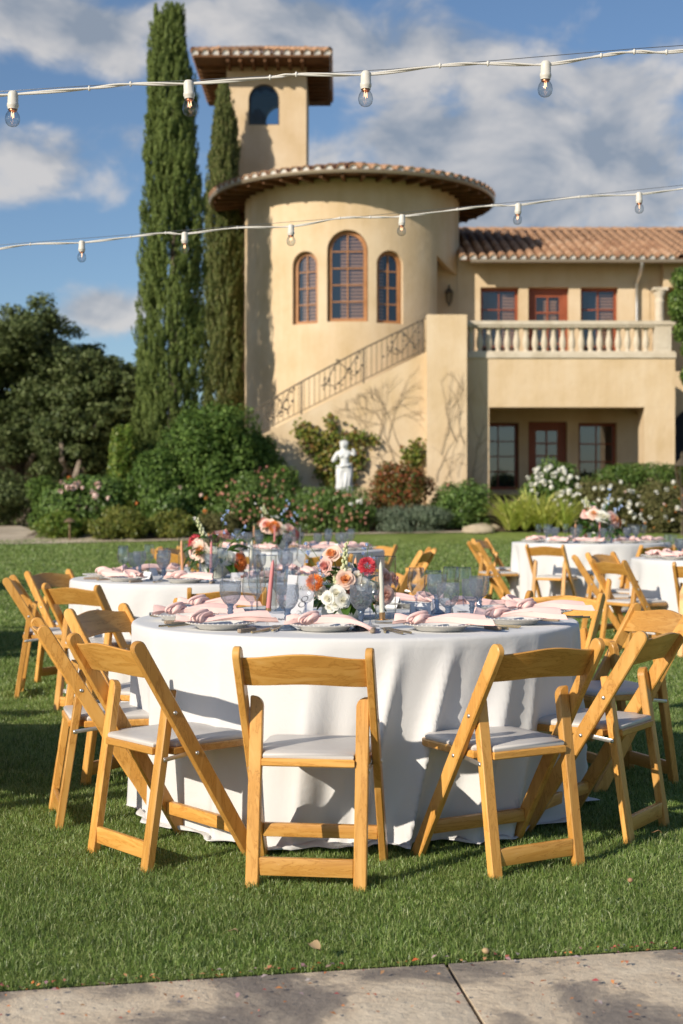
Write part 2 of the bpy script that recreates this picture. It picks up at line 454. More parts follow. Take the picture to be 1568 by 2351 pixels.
# grass blades of the lawn near the camera (nobody could count them)
def grass():
    rng = np.random.default_rng(5)
    out = []
    MT['grass'] = leafmat('grass_blade', [(.055, .10, .018), (.11, .185, .034), (.165, .255, .055), (.24, .325, .10), (.36, .40, .18)], .42, .28, .5)
    gm, gn, gl_ = MT['grass'], MT['grass'].node_tree.nodes, MT['grass'].node_tree.links      # clumps and worn patches
    bs = gn['Principled BSDF']; src = bs.inputs['Base Color'].links[0].from_socket; hs_ = gn.new('ShaderNodeHueSaturation'); gl_.new(src, hs_.inputs['Color'])
    cv = coords(gn, gl_); f1 = noise(gn, gl_, cv, 3.5, 4); f2 = noise(gn, gl_, cv, 22, 3)
    gl_.new(mathn(gn, gl_, 'ADD', mathn(gn, gl_, 'ADD', mathn(gn, gl_, 'MULTIPLY', f1, 1.0), mathn(gn, gl_, 'MULTIPLY', f2, .9)), .05), hs_.inputs['Value']); gl_.new(hs_.outputs[0], bs.inputs['Base Color'])
    for y0, y1, den, h, w in ((3.3, 4.6, 30000, .024, .0026), (4.6, 6.2, 22000, .025, .0029), (6.2, 9.0, 12000, .027, .0036), (9.0, 14.0, 4600, .030, .0062), (14, 22, 1500, .034, .011), (22, 31.5, 420, .036, .02)):
        xm = y1*.255+.25; n = int(den*(y1-y0)*2*xm)
        x = rng.uniform(-xm, xm, n); y = rng.uniform(y0, y1, n)
        k = (np.abs(x) < y*.255+.22) & (y > 3.55+(x+.85)*ED.y/ED.x+.004); x = x[k]; y = y[k]; n = len(x)
        z = np.array([gz(a, b) for a, b in zip(x[:1], y[:1])])
        zz = np.interp(y, [p[0] for p in GA], [p[1] for p in GA])
        hh = h*rng.uniform(.45, 1.25, n)*(1+.28*np.sin(x*9+2*np.sin(y*7))*np.sin(y*11+1.5*np.sin(x*8))); a = rng.uniform(0, 2*PI, n); lean = rng.normal(0, .42, n)*hh; lean2 = lean*1.9
        la = rng.uniform(0, 2*PI, n)
        B = np.stack([x, y, zz-.002], 1); d = np.stack([np.cos(a), np.sin(a), 0*a], 1)*(w*rng.uniform(.6, 1.2, n)/2)[:, None]
        D = np.stack([np.cos(la), np.sin(la), 0*la], 1)
        M = B+D*(lean*.45)[:, None]+np.stack([0*x, 0*x, hh*.6], 1)
        T = B+D*(lean2*.75)[:, None]+np.stack([0*x, 0*x, hh*rng.uniform(.8, 1.05, n)], 1)
        V = np.stack([B-d, B+d, M+d*.8, T, M-d*.8], 1).reshape(-1, 3)
        i = np.arange(n)[:, None]*5
        out.append((V, np.concatenate([i+np.array([[0, 1, 2, 4]]), i+np.array([[4, 2, 3, 3]])], 0)))
    off = 0; Vs = []; Ts = []
    for V, Q in out:
        Vs.append(V); q = Q[:len(Q)//2]; t = Q[len(Q)//2:, :3]
        Ts.append(np.concatenate([q[:, [0, 1, 2]], q[:, [0, 2, 3]], t])+off); off += len(V)
    o = bpy.data.objects.new('lawn_grass', np_mesh('lawn_grass', np.concatenate(Vs), np.concatenate(Ts), MT['grass'])); link(o)
    tag(o, 'short mown green grass covering the lawn', 'grass', kind='stuff')
grass()

# stamped concrete paving
def paving():
    m, n, l, b = nt('stamped_concrete'); v = coords(n, l)
    f = noise(n, l, v, 2.4, 8, .62, .5); g = noise(n, l, v, 45, 5, .7)
    col = ramp(n, l, f, [(.41, (.25, .215, .18)), (.47, (.38, .32, .25)), (.515, (.64, .525, .38)), (.64, (.73, .62, .46))])
    mx = n.new('ShaderNodeMix'); mx.data_type = 'RGBA'; mx.blend_type = 'MULTIPLY'; mx.inputs[0].default_value = .5
    l.new(col, mx.inputs['A']); l.new(ramp(n, l, g, [(.3, (.6, .6, .6)), (.6, (1.1, 1.1, 1.1))]), mx.inputs['B'])
    l.new(mx.outputs['Result'], b.inputs['Base Color']); b.inputs['Roughness'].default_value = .65; b.inputs['Specular IOR Level'].default_value = .3
    h = mathn(n, l, 'ADD', mathn(n, l, 'MULTIPLY', f, .7), mathn(n, l, 'MULTIPLY', g, .22))
    bump(n, l, b, h, .8, .03)
    root = thing('patio', None, None, (0, 2.5, 0)); del root['label']; del root['category']; root['kind'] = 'structure'
    # a slab ends at the lawn edge; the joint between the two in view runs towards the camera
    J0 = Vector((.277, 3.758)); JD = (Vector((.328, 3.333))-J0).normalized()
    cuts = [-3.1, -1.45, 0.0, 1.66, 3.3]       # distance along the edge from the joint
    for a, c in zip(cuts, cuts[1:]):
        q = []; g_ = .006
        e0 = J0+ED*(a+g_); e1 = J0+ED*(c-g_)
        L = 3.2; nx, ny = 26, 40; mb = MB(); rows = []
        for j in range(ny+1):
            row = []
            for i in range(nx+1):
                p = e0+(e1-e0)*(i/nx)+JD*(L*j/ny)
                d = min(i/nx*(e1-e0).length, (1-i/nx)*(e1-e0).length, j/ny*L)
                z = .012+.004*mnoise.fractal((p.x*2.5, p.y*2.5, 3.3), 1, 2, 4)*min(1, d*8)
                if j == 0 or i in (0, nx): z -= .006
                row.append((p.x, p.y, z))
            rows.append(row)
        mb.loft(rows, False, False)
        rim = [r[0] for r in rows[::-1]]+rows[0][1:]+[r[-1] for r in rows[1:]]
        mb.loft([rim, [(x, y, -.1) for x, y, z in rim]], False, False)
        mb.build('paving_slab', m, root, True, 50, world=True)
paving()
# ---------------------------------------------------------------- the villa
MT['tile'] = None
def tile_mat():
    m, n, l, b = nt('terracotta'); oi = n.new('ShaderNodeObjectInfo')
    f = noise(n, l, coords(n, l), 9, 5)
    s = mathn(n, l, 'ADD', mathn(n, l, 'MULTIPLY', f, .5), mathn(n, l, 'MULTIPLY', oi.outputs['Random'], .5))
    l.new(ramp(n, l, s, [(.15, (.23, .135, .085)), (.4, (.37, .21, .125)), (.6, (.44, .265, .16)), (.85, (.53, .365, .245))]), b.inputs['Base Color'])
    b.inputs['Roughness'].default_value = .85; b.inputs['Specular IOR Level'].default_value = .2
    bump(n, l, b, f, .3, .02); return m
MT['tile'] = tile_mat()
MT['mortar'] = mat('mortar', (.70, .68, .64), .9)
MT['eave'] = noisy('eave_timber', [(.3, (.085, .038, .016)), (.6, (.16, .075, .03))], 3, .7, .2, .01, vscale=(1, 1, 1))
MT['frame_red'] = noisy('painted_timber', [(.3, (.23, .062, .028)), (.6, (.30, .085, .04))], 3, .45, .08, .005)
MT['frame_tan'] = noisy('stained_timber', [(.3, (.30, .135, .05)), (.6, (.42, .20, .085))], 4, .5, .1, .005)
MT['shutter'] = mat('shutter_paint', (.60, .34, .21), .5)
MT['unlit_room'] = mat('dark_room', (.010, .014, .02), .9)  # near-black colour painted in for the darkness of unlit interiors
MT['stone'] = noisy('cast_stone', [(.3, (.50, .43, .32)), (.6, (.63, .56, .45))], 3, .85, .3, .01)
MT['iron'] = mat('wrought_iron', (.10, .08, .055), .55, .3)
MT['zinc'] = mat('gutter_metal', (.30, .24, .17), .45, .5)
MT['steel'] = mat('downspout_metal', (.55, .53, .50), .35, .8)
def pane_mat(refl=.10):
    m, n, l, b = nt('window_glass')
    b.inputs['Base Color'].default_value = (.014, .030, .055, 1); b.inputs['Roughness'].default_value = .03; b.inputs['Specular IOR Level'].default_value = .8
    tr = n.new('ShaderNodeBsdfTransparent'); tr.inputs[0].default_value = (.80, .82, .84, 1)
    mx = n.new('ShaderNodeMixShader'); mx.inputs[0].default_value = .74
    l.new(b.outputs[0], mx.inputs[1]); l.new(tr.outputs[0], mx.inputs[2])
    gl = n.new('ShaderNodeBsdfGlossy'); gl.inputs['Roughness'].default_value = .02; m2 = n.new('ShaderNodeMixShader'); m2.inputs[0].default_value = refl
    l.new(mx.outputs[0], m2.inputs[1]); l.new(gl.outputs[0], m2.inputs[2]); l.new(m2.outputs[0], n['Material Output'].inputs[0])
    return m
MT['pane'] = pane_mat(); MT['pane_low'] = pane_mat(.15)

villa = thing('villa', 'ochre stucco villa with round turret, square tower and balustraded balcony', 'house', (3.0, 37.0, 1.7))
YB, YP, YS, YW = 35.6, 35.0, 35.25, 38.4
TC = Vector((.288, 39.2)); TR = 2.94; RE = 3.85

def bool_cut(mb, cutters, name, mats, smooth=False):
    tmp = bpy.data.objects.new('t', mb.mesh('t', mats)); COL.objects.link(tmp); cs_ = []
    for c in cutters:
        o = bpy.data.objects.new('c', c.mesh('c', [])); COL.objects.link(o); cs_.append(o)
        d = tmp.modifiers.new('b', 'BOOLEAN'); d.operation = 'DIFFERENCE'; d.solver = 'EXACT'; d.object = o
    dg = bpy.context.evaluated_depsgraph_get(); dg.update()
    me = bpy.data.meshes.new_from_object(tmp.evaluated_get(dg)); me.name = name
    for o in cs_+[tmp]: bpy.data.objects.remove(o, do_unlink=True)
    if smooth:
        me.polygons.foreach_set('use_smooth', [True]*len(me.polygons)); me.set_sharp_from_angle(angle=R_(30))
    return me
def arch_poly(w, h, rad=None, n=14):
    """counter-clockwise outline, origin at the middle of the sill; round head when rad is not None"""
    if not rad: return [(-w/2, 0), (w/2, 0), (w/2, h), (-w/2, h)]
    s = h-w/2
    return [(-w/2, 0), (w/2, 0)]+[(w/2*math.cos(PI*i/n), s+w/2*math.sin(PI*i/n)) for i in range(n+1)]
def frameM(c, normal):
    """local x along the wall, y up, z along the outward normal"""
    z = Vector(normal).normalized(); y = Vector((0, 0, 1)); x = y.cross(z)
    return Matrix(((x.x, y.x, z.x, c[0]), (x.y, y.y, z.y, c[1]), (x.z, y.z, z.z, c[2]), (0, 0, 0, 1)))
def window(c, normal, w, h, arched, cols, rows, fm, fw=.07, mw=.028, louvre=None, name='window', stile=0.0, label=None, pane='pane'):
    """frame, muntins, panes and louvres of one window in its own plane"""
    M = frameM(c, normal); a = arched
    fr = MB(); fr.M = M
    o = arch_poly(w, h, a); i_ = [(x*(w-2*fw)/w, fw+(y)*(h-2*fw)/h) for x, y in o] if not a else \
        [(-(w/2-fw), fw), (w/2-fw, fw)]+[((w/2-fw)*math.cos(PI*k/14), h-w/2+(w/2-fw)*math.sin(PI*k/14)) for k in range(15)]
    n = len(o)
    fr.loft([[(x, y, .03) for x, y in o], [(x, y, -.05) for x, y in o], [(x, y, -.05) for x, y in i_], [(x, y, .03) for x, y in i_], [(x, y, .03) for x, y in o]], False)
    wo = fr.build(name, fm, villa, world=True)
    if label: wo['label'] = label
    iw, ih = w-2*fw-2*stile, h-2*fw-2*stile; x0 = -iw/2; y0 = fw+stile
    if stile:
        s = MB(); s.M = M
        for bx in ((-w/2+fw+.002, fw, -w/2+fw+stile, h-fw), (w/2-fw-stile, fw, w/2-fw-.002, h-fw), (-w/2+fw+stile, fw+.002, w/2-fw-stile, fw+stile), (-w/2+fw+stile, h-fw-stile, w/2-fw-stile, h-fw-.002)):
            s.box(bx[0], bx[1], -.03, bx[2], bx[3], .012)
        s.build('sash', fm, wo)
    # panes
    spring = h-w/2
    def top_at(x):
        if not a: return y0+ih
        r = w/2-fw; return spring+math.sqrt(max(0, r*r-x*x))
    for r in range(rows):
        for q in range(cols):
            xa, xb = x0+iw*q/cols, x0+iw*(q+1)/cols; ya = y0+ih*r/rows; yb = y0+ih*(r+1)/rows
            m = mw/2-.004
            if a and r == rows-1:
                k = 8; pts = [(xa+(m if q else 0), ya+m), (xb-(m if q < cols-1 else 0), ya+m)]
                pts += [(xb-(xb-xa)*t/k, top_at(xb-(xb-xa)*t/k)) for t in range(k+1)]
                pts = [(x, max(y, ya+m+.001)) for x, y in pts]
                pb = MB(); pb.M = M; pb.add([(x, y, -.018) for x, y in pts], [tuple(range(len(pts)))])
            else:
                yb2 = yb
                pb = MB(); pb.M = M; pb.add([(xa, ya, -.018), (xb, ya, -.018), (xb, yb2, -.018), (xa, yb2, -.018)], [(0, 1, 2, 3)])
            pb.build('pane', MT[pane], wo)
    for q in range(1, cols):
        s = MB(); s.M = M; xx = x0+iw*q/cols; s.box(xx-mw/2, y0, -.028, xx+mw/2, top_at(xx), .010); s.build('muntin', fm, wo)
    for r in range(1, rows):
        yy = y0+ih*r/rows; hw = iw/2
        if a and yy > spring: hw = math.sqrt(max(.01, (w/2-fw)**2-(yy-spring)**2))
        s = MB(); s.M = M; s.box(-hw, yy-mw/2+.001, -.026, hw, yy+mw/2+.001, .008); s.build('muntin', fm, wo)
    if louvre:
        k = int(ih/louvre[0])
        for r in range(k):
            yy = y0+(r+.5)*louvre[0]
            hw = iw/2
            if a and yy > spring: hw = math.sqrt(max(.02, (w/2-fw)**2-(yy-spring)**2))
            xa, xb = (max(-hw, louvre[1]*iw), min(hw, louvre[2]*iw))
            if xb-xa < .08: continue
            s = MB(); s.M = M
            ang = R_(52); hh = louvre[0]*.44
            s.add([(xa, yy-hh*math.sin(ang), -.062+hh*math.cos(ang)), (xb, yy-hh*math.sin(ang), -.062+hh*math.cos(ang)), (xb, yy+hh*math.sin(ang), -.062-hh*math.cos(ang)), (xa, yy+hh*math.sin(ang), -.062-hh*math.cos(ang)),
                   (xa, yy-hh*math.sin(ang)-.008, -.062+hh*math.cos(ang)), (xb, yy-hh*math.sin(ang)-.008, -.062+hh*math.cos(ang)), (xb, yy+hh*math.sin(ang)-.008, -.062-hh*math.cos(ang)), (xa, yy+hh*math.sin(ang)-.008, -.062-hh*math.cos(ang))],
                  [(0, 1, 2, 3), (7, 6, 5, 4), (0, 4, 5, 1), (2, 6, 7, 3), (1, 5, 6, 2), (3, 7, 4, 0)])
            s.build('louver', MT['shutter'], wo)
    s = MB(); s.M = M; o2 = [(x*1.02, y) for x, y in o]; s.add([(x, y, -.22) for x, y in o2], [tuple(range(n))]); s.build('dark_backing', MT['unlit_room'], wo)  # flat near-black sheet standing in for the unlit room
    return wo

# --- round turret
def turret():
    seg = 96; zt = 9.72; zb = 1.2
    mb = MB(); prof = [(TR, zb), (TR, zt), (TR-.35, zt), (TR-.35, zb)]
    mb.lathe(prof, seg, (TC.x, TC.y, 0), closeprof=True)
    cut = []
    wins = []
    for th, w, z0, z1, nm in ((-22.1-2.7, .70, 6.03, 7.90, 0), (-2.7, 1.02, 6.06, 8.40, 1), (21.7-2.7, .70, 6.03, 7.90, 2)):
        nv = Vector((math.sin(R_(th)), -math.cos(R_(th)), 0)); c = Vector((TC.x, TC.y, z0))+nv*TR
        k = MB(); k.prism(arch_poly(w+.02, z1-z0, True), 1.4, 0, frameM(c, nv)); cut.append(k)
        wins.append((c-nv*.17, nv, w-.02, z1-z0-.01, nm))
    # cut-away where the stair landing passes under a corbel
    k = MB(); zc = [(2.50, 5.05), (4.2, 5.05), (4.2, 7.55), (3.20, 7.57), (3.02, 7.61), (2.82, 7.70), (2.66, 7.82), (2.50, 7.93)]
    k.prism(zc, 6.0, 0, Matrix(((1, 0, 0, 0), (0, 0, -1, 38.6), (0, 1, 0, 0), (0, 0, 0, 1)))); cut.append(k)
    me = bool_cut(mb, cut, 'turret_wall', [MT['stucco']], True)
    put('turret_wall', me, villa, Matrix.Identity(4), True)
    b = MB(); b.box(2.30, 37.27, 5.05, 2.494, 40.5, 7.88); b.box(2.494, YW+.01, 5.05, 3.12, YW+.2, 8.6); b.build('landing_wall', MT['stucco'], villa, world=True)
    for c, nv, w, h, nm in wins:
        if nm == 1: window(c, nv, w, h, True, 2, 5, MT['frame_tan'], .095, .03, (.088, -.22, .49))
        elif nm == 0: window(c, nv, w, h, True, 2, 4, MT['frame_tan'], .085, .028, (.088, -.3, .49))
        else: window(c, nv, w, h, True, 2, 4, MT['frame_tan'], .085, .028, (.088, -.49, -.2))
    # eave, roof deck and gutter
    ap = 10.70; ze = 9.66
    d = MB(); d.lathe([(TR-.05, ze+.10), (RE-.03, ze-.02), (RE-.03, ze+.03), (.02, ap)], 96, (TC.x, TC.y, 0), cap=True)
    roof = d.build('turret_roof', MT['eave'], villa, world=True)
    g = MB(); g.lathe([(RE-.02, ze-.01), (RE+.05, ze-.03), (RE+.08, ze+.03), (RE+.08, ze+.055), (RE-.02, ze+.055)], 96, (TC.x, TC.y, 0), closeprof=True)
    g.build('turret_gutter', MT['zinc'], villa, True, 60, True)
    for i in range(44):
        a = 2*PI*(i+.5)/44
        if math.sin(a) > .75: continue
        ca, sa = math.cos(a), math.sin(a); r = MB()
        r.bar((TC.x+ca*(TR-.02), TC.y+sa*(TR-.02), ze+.02), (TC.x+ca*(RE-.05), TC.y+sa*(RE-.05), ze-.062), .085, .11, (-sa, ca, 0), .008)
        r.build('rafter', MT['eave'], roof)
    return roof, ap, ze

def tile_mesh(L, r0, r1, plug=True, n=8):
    """half-round clay tile along +y (uphill), open side down, mortar plug in its lower end"""
    mb = MB(); t = .022
    def arc(r, y, z): return [(r*math.cos(PI*i/n), y, z+r*math.sin(PI*i/n)) for i in range(n+1)]
    A, B = arc(r0, 0, 0), arc(r1, L, .0); a, b = arc(r0-t, 0, 0), arc(r1-t, L, 0)
    mb.loft([A, B], False, False); mb.loft([a, A], False, False); mb.loft([b, a], False, False)
    if plug:
        mb.cur = 1; c = arc(r0-t, .035, -.0); mb.add(c+[(0, .035, -.05), (-(r0-t), .035, -.05), (r0-t, .035, -.05)], [tuple(range(n+1))+(n+2, n+3)])
    return mb.mesh('roof_tile', [MT['tile'], MT['mortar']], True, 60)
TILE_E = tile_mesh(.46, .105, .082); TILE = tile_mesh(.46, .105, .082, False)
PAN = None
def tileM(p, up, nrmv, sc=1.0):
    y = Vector(up).normalized(); z = Vector(nrmv).normalized(); x = y.cross(z)
    return Matrix(((x.x*sc, y.x, z.x*sc, p[0]), (x.y*sc, y.y, z.y*sc, p[1]), (x.z*sc, y.z, z.z*sc, p[2]), (0, 0, 0, 1)))
STUFF = MB()
rnd = random.Random(11)
def stuff_tile(M, L=.46, r0=.105, r1=.082, n=5):
    A = [M @ Vector((r0*math.cos(PI*i/n), 0, r0*math.sin(PI*i/n))) for i in range(n+1)]
    B = [M @ Vector((r1*math.cos(PI*i/n), L, r1*math.sin(PI*i/n))) for i in range(n+1)]
    STUFF.loft([A, B], False, False)
def jit(M):
    return M @ Matrix.Rotation(rnd.uniform(-.035, .035), 4, 'Z') @ Matrix.Rotation(rnd.uniform(-.012, .012), 4, 'X')

def turret_tiles(roof, ap, ze):
    global STUFF
    STUFF = MB(); sl = math.atan2(ap-ze-.03, RE); row = 0; r = RE+.06
    while r > .35:
        n = max(6, int(2*PI*r/.30)); z = ap-(r)*math.tan(sl)+.055
        for i in range(n):
            a = 2*PI*(i+.5*(row % 2)*0)/n-PI/2
            p = (TC.x+r*math.cos(a), TC.y+r*math.sin(a), z)
            up = Vector((-math.cos(a)*math.cos(sl), -math.sin(a)*math.cos(sl), math.sin(sl)))
            nn = Vector((math.cos(a)*math.sin(sl), math.sin(a)*math.sin(sl), math.cos(sl)))
            M = jit(tileM(p, up, nn, 1.12))
            front = math.sin(a) < .12
            if front and row < 2: put('roof_tile', TILE_E if row == 0 else TILE, roof, M)
            else: stuff_tile(M)
        r -= .37; row += 1
    o = STUFF.build('roof_tiles', MT['tile'], roof, True, 60); o['kind'] = 'stuff'
turret_tiles(*turret())

# --- square tower behind the turret
def tower():
    x0, x1, y0, y1 = -3.315, -1.017, 41.0, 44.1; zt = 14.15; zb = 1.2; t = .28
    mb = MB()
    mb.box(x0, y0, zb, x1, y1, zt)
    inn = MB(); inn.box(x0+t, y0+t, 11.6, x1-t, y1-t, zt-.1)
    c1 = MB(); c1.prism(arch_poly(.89, 1.18, True), 1.0, 0, frameM((-2.236, y0, 12.36), (0, -1, 0)))
    c2 = MB(); c2.prism(arch_poly(.95, 1.4, True), 1.0, 0, frameM((-1.86, y1, 12.34), (0, 1, 0)))
    c3 = MB(); c3.prism(arch_poly(.89, 1.25, True), 1.0, 0, frameM((x1, 42.5, 12.36), (1, 0, 0)))
    me = bool_cut(mb, [inn, c1, c2, c3], 'tower_wall', [MT['stucco']])
    put('tower_wall', me, villa, Matrix.Identity(4), True)
    gm = mat('tower_glass', (.02, .05, .09), .03, 0, .9)
    n_, l_ = gm.node_tree.nodes, gm.node_tree.links
    tr = n_.new('ShaderNodeBsdfTransparent'); tr.inputs[0].default_value = (.42, .60, .74, 1); mx_ = n_.new('ShaderNodeMixShader'); mx_.inputs[0].default_value = .7
    l_.new(n_['Principled BSDF'].outputs[0], mx_.inputs[1]); l_.new(tr.outputs[0], mx_.inputs[2]); l_.new(mx_.outputs[0], n_['Material Output'].inputs[0])
    M = frameM((-2.236, y0+.07, 12.36), (0, -1, 0))
    o = arch_poly(.89, 1.18, True); i_ = [(x*.93, .03+y*.955) for x, y in o]
    f = MB(); f.M = M; f.loft([[(x, y, .02) for x, y in o], [(x, y, -.04) for x, y in o], [(x, y, -.04) for x, y in i_], [(x, y, .02) for x, y in i_], [(x, y, .02) for x, y in o]], False)
    w = f.build('tower_window', MT['iron'], villa, world=True)
    g = MB(); g.M = M; g.add([(x, y, -.01) for x, y in i_], [tuple(range(len(i_)))]); g.build('pane', gm, w)
    # hipped roof: eave board, rafters, tiles
    X0, X1, Y0, Y1 = -4.19, -.335, 40.1, 44.95; ze = 14.03; sl = R_(19); T_ = math.tan(sl); hw = (X1-X0)/2
    zr = ze+.09+hw*T_; xm = (X0+X1)/2
    d = MB()
    d.add([(X0, Y0, ze), (X1, Y0, ze), (X1, Y1, ze), (X0, Y1, ze), (X0, Y0, ze+.09), (X1, Y0, ze+.09), (X1, Y1, ze+.09), (X0, Y1, ze+.09), (xm, Y0+hw, zr), (xm, Y1-hw, zr)],
          [(3, 2, 1, 0), (0, 1, 5, 4), (1, 2, 6, 5), (2, 3, 7, 6), (3, 0, 4, 7), (4, 5, 8), (6, 7, 9), (5, 6, 9, 8), (7, 4, 8, 9)])
    roof = d.build('tower_roof', MT['eave'], villa, world=True)
    for i in range(7):
        xx = x0+.1+(x1-x0-.2)*i/6; r = MB(); r.bar((xx, y0-.005, ze-.06), (xx, Y0+.06, ze-.06), .09, .115, (1, 0, 0), .008); r.build('rafter', MT['eave'], roof)
    for i in range(9):
        yy = y0+.05+(y1-y0-.1)*i/8
        for xa, xb in ((x0-.005, X0+.06), (x1+.005, X1-.06)):
            r = MB(); r.bar((xa, yy, ze-.06), (xb, yy, ze-.06), .09, .115, (0, 1, 0), .008); r.build('rafter', MT['eave'], roof)
    global STUFF
    STUFF = MB()
    n = 14
    for row in range(5):
        for i in range(n):
            xx = X0+.06+(X1-X0-.12)*(i)/(n-1); yy = Y0-.05+row*.37*math.cos(sl)
            if row and (xx < X0+yy-Y0 or xx > X1-(yy-Y0)): continue
            M = jit(tileM((xx, yy, ze+.10+max(0, yy-Y0)*T_), (0, math.cos(sl), math.sin(sl)), (0, -math.sin(sl), math.cos(sl)), 1.15))
            if row == 0: put('roof_tile', TILE_E, roof, M)
            else: stuff_tile(M)
    for s, xe in ((1, X0), (-1, X1)):
        for i in range(17):
            yy = Y0+.12+(Y1-Y0-.2)*i/16
            for row in range(3):
                xx = xe-s*.05+s*row*.36
                if row and (yy < Y0+row*.36 or yy > Y1-row*.36): continue
                M = jit(tileM((xx, yy, ze+.10+max(0, row*.36)*T_), (s*math.cos(sl), 0, math.sin(sl)), (-s*math.sin(sl), 0, math.cos(sl)), 1.15))
                if row == 0 and i < 12: put('roof_tile', TILE_E, roof, M)
                else: stuff_tile(M)
    for i in range(12):      # ridge-hip caps
        for sx, cx in ((1, X0), (-1, X1)):
            t = i/12; p = Vector((cx+sx*hw*t, Y0+hw*t, ze+.16+hw*T_*t)); u = Vector((sx, 1, T_)).normalized()
            stuff_tile(tileM(p, u, Vector((0, 0, 1))-u*u.z, 1.2))
    o = STUFF.build('roof_tiles', MT['tile'], roof, True, 60); o['kind'] = 'stuff'
tower()

# --- balcony wing
def wing():
    xl = X(1072, YB); xr = X(1550, YB)                      # 3.14 .. 8.35
    zb, zf = Z(935, YB), Z(822, YB)                         # beam bottom, balcony floor
    op = []
    for ua, ub, za, zc in ((1103, 1191, 5.11, 7.27), (1213, 1306, 5.11, 7.27), (1333, 1419, 5.11, 7.27)):
        op.append((X(ua, YW), X(ub, YW), za, zc))
    for ua, ub, za, zc in ((1100, 1191, 1.80, 3.61), (1213, 1302, 1.80, 3.64), (1328, 1416, 2.0, 3.61)):
        op.append((X(ua, YW), X(ub, YW), za, zc))
    mb = MB(); mb.box(3.125, YW, 1.2, X(1492, YW), YW+.36, 8.15)
    cut = []
    for a, b, c, d in op:
        k = MB(); k.box(a, YW-.3, c, b, YW+.8, d); cut.append(k)
    put('wing_wall', bool_cut(mb, cut, 'wing_wall', [MT['stucco']]), villa, Matrix.Identity(4), True)
    R = MT['frame_red']
    for i, (a, b, c, d) in enumerate(op):
        cc = ((a+b)/2, YW+.24, c+.005); w = b-a-.006; h = d-c-.01
        if i == 0: window(cc, (0, -1, 0), w, h, False, 2, 4, R, .075, .026, (.085, .12, .49))
        elif i == 1: window(cc, (0, -1, 0), w, h, False, 2, 4, R, .14, .045, (.085, -.15, .4), 'balcony_door', .09)
        elif i == 2: window(cc, (0, -1, 0), w, h, False, 2, 4, R, .075, .034, (.085, -.05, .49))
        elif i == 3: window(cc, (0, -1, 0), w, h, False, 2, 4, R, .08, .03, pane='pane_low')
        elif i == 4: window(cc, (0, -1, 0), w, h, False, 2, 4, R, .13, .045, None, 'garden_door', .10, pane='pane_low')
        else: window(cc, (0, -1, 0), w, h, False, 2, 3, R, .075, .034, pane='pane_low')
    b = MB()
    b.box(xl, YB, zb, xr, YB+.42, zf)                       # beam over the opening
    b.box(xl, YB+.42, zb+.28, xr, YW-.003, zf-.003)         # slab
    b.box(xl, YB+.003, 1.2, X(1123, YB), YB+.417, zb)       # left pier
    b.box(X(1480, YB), YB+.003, 1.2, xr-.003, YB+.75, zb)   # right pier
    b.box(xr-.42, YB+.42, zb+.003, xr-.003, YW-.005, zb+.277)
    b.box(xl+.003, YB+.42, 1.2, xl+.25, YW-.003, zb+.27)
    b.build('balcony', MT['stucco'], villa, world=True)
    # balustrade
    r = MB(); r.box(xl, YB-.045, zf+.002, xr+.02, YB+.32, zf+.12); r.box(xl, YB-.02, zf+.12, xr, YB+.29, zf+.17)
    zt = Z(737, YB)
    r.box(xl-.01, YB-.05, zt-.10, xr+.05, YB+.33, zt); r.box(xl, YB-.015, zt-.155, xr+.02, YB+.29, zt-.10)
    bal = r.build('balustrade', MT['stone'], villa, world=True)
    z0, z1 = zf+.17, zt-.155; H = z1-z0
    prof = [(.075, 0), (.075, .05*H), (.052, .07*H), (.056, .13*H), (.078, .24*H), (.086, .36*H), (.078, .5*H), (.058, .66*H), (.048, .8*H), (.05, .87*H), (.066, .90*H), (.066, .94*H), (.078, .95*H), (.078, H)]
    k = MB(); k.lathe([(a*1.02, z) for a, z in prof], 14, cap=True); me = k.mesh('baluster', MT['stone'], True, 35)
    nb = 20
    for i in range(nb):
        put('baluster', me, bal, Matrix.Translation((xl+.10+.232*i, YB+.135, z0)))
    k = MB(); k.box(X(1503, YB), YB-.012, z0, X(1541, YB), YB+.28, z1); k.box(X(1510, YB), YB-.022, z0+.08, X(1534, YB), YB-.013, z1-.06); k.build('end_post', MT['stone'], bal)
    # pilaster at the head of the stair, stair wall
    b = MB(); b.box(X(980, YP), YP, 1.2, X(1072, YP), YP+1.0, Z(722, YP)); b.build('stair_pillar', MT['stucco'], villa, world=True)
    b = MB(); poly = [(X(515, YS), Z(1040, YS)), (X(515, YS), 1.0), (X(980, YS)-.002, 1.0), (X(980, YS)-.002, Z(807, YS)), (X(587, YS), Z(1005, YS))]
    # straight flight parapet
    b.prism(poly[::-1] if False else poly, .26, .0, Matrix(((1, 0, 0, 0), (0, 0, 1, YS+.13), (0, 1, 0, 0), (0, 0, 0, 1)))); b.build('stair_wall', MT['stucco'], villa, world=True)
    b = MB(); poly2 = [(x, z-.55) for x, z in poly]; poly2[1] = (poly[1][0], .9); poly2[2] = (poly[2][0], .9)
    b.prism(poly2, .9, 0, Matrix(((1, 0, 0, 0), (0, 0, 1, YS+.75), (0, 1, 0, 0), (0, 0, 0, 1)))); b.build('stair_flight', MT['stucco'], villa, world=True)
    # railing
    YR = YS+.12
    def top(u): return interp(u, [(500, 985), (569, 954), (614, 922), (691, 877), (835, 800), (979, 730)])
    def wallv(u): return 807+(981-u)*.505
    r = MB()
    us = [540, 569, 614, 691, 763, 835, 907, 978]
    for a, c in zip(us, us[1:]): r.bar(P(a, top(a), YR), P(c, top(c), YR), .05, .035, (0, 1, 0), .006)
    for a, c in ((560, 691), (691, 835), (835, 978)): r.bar(P(a, wallv(a)-9, YR), P(c, wallv(c)-9, YR), .03, .02, (0, 1, 0), .004)
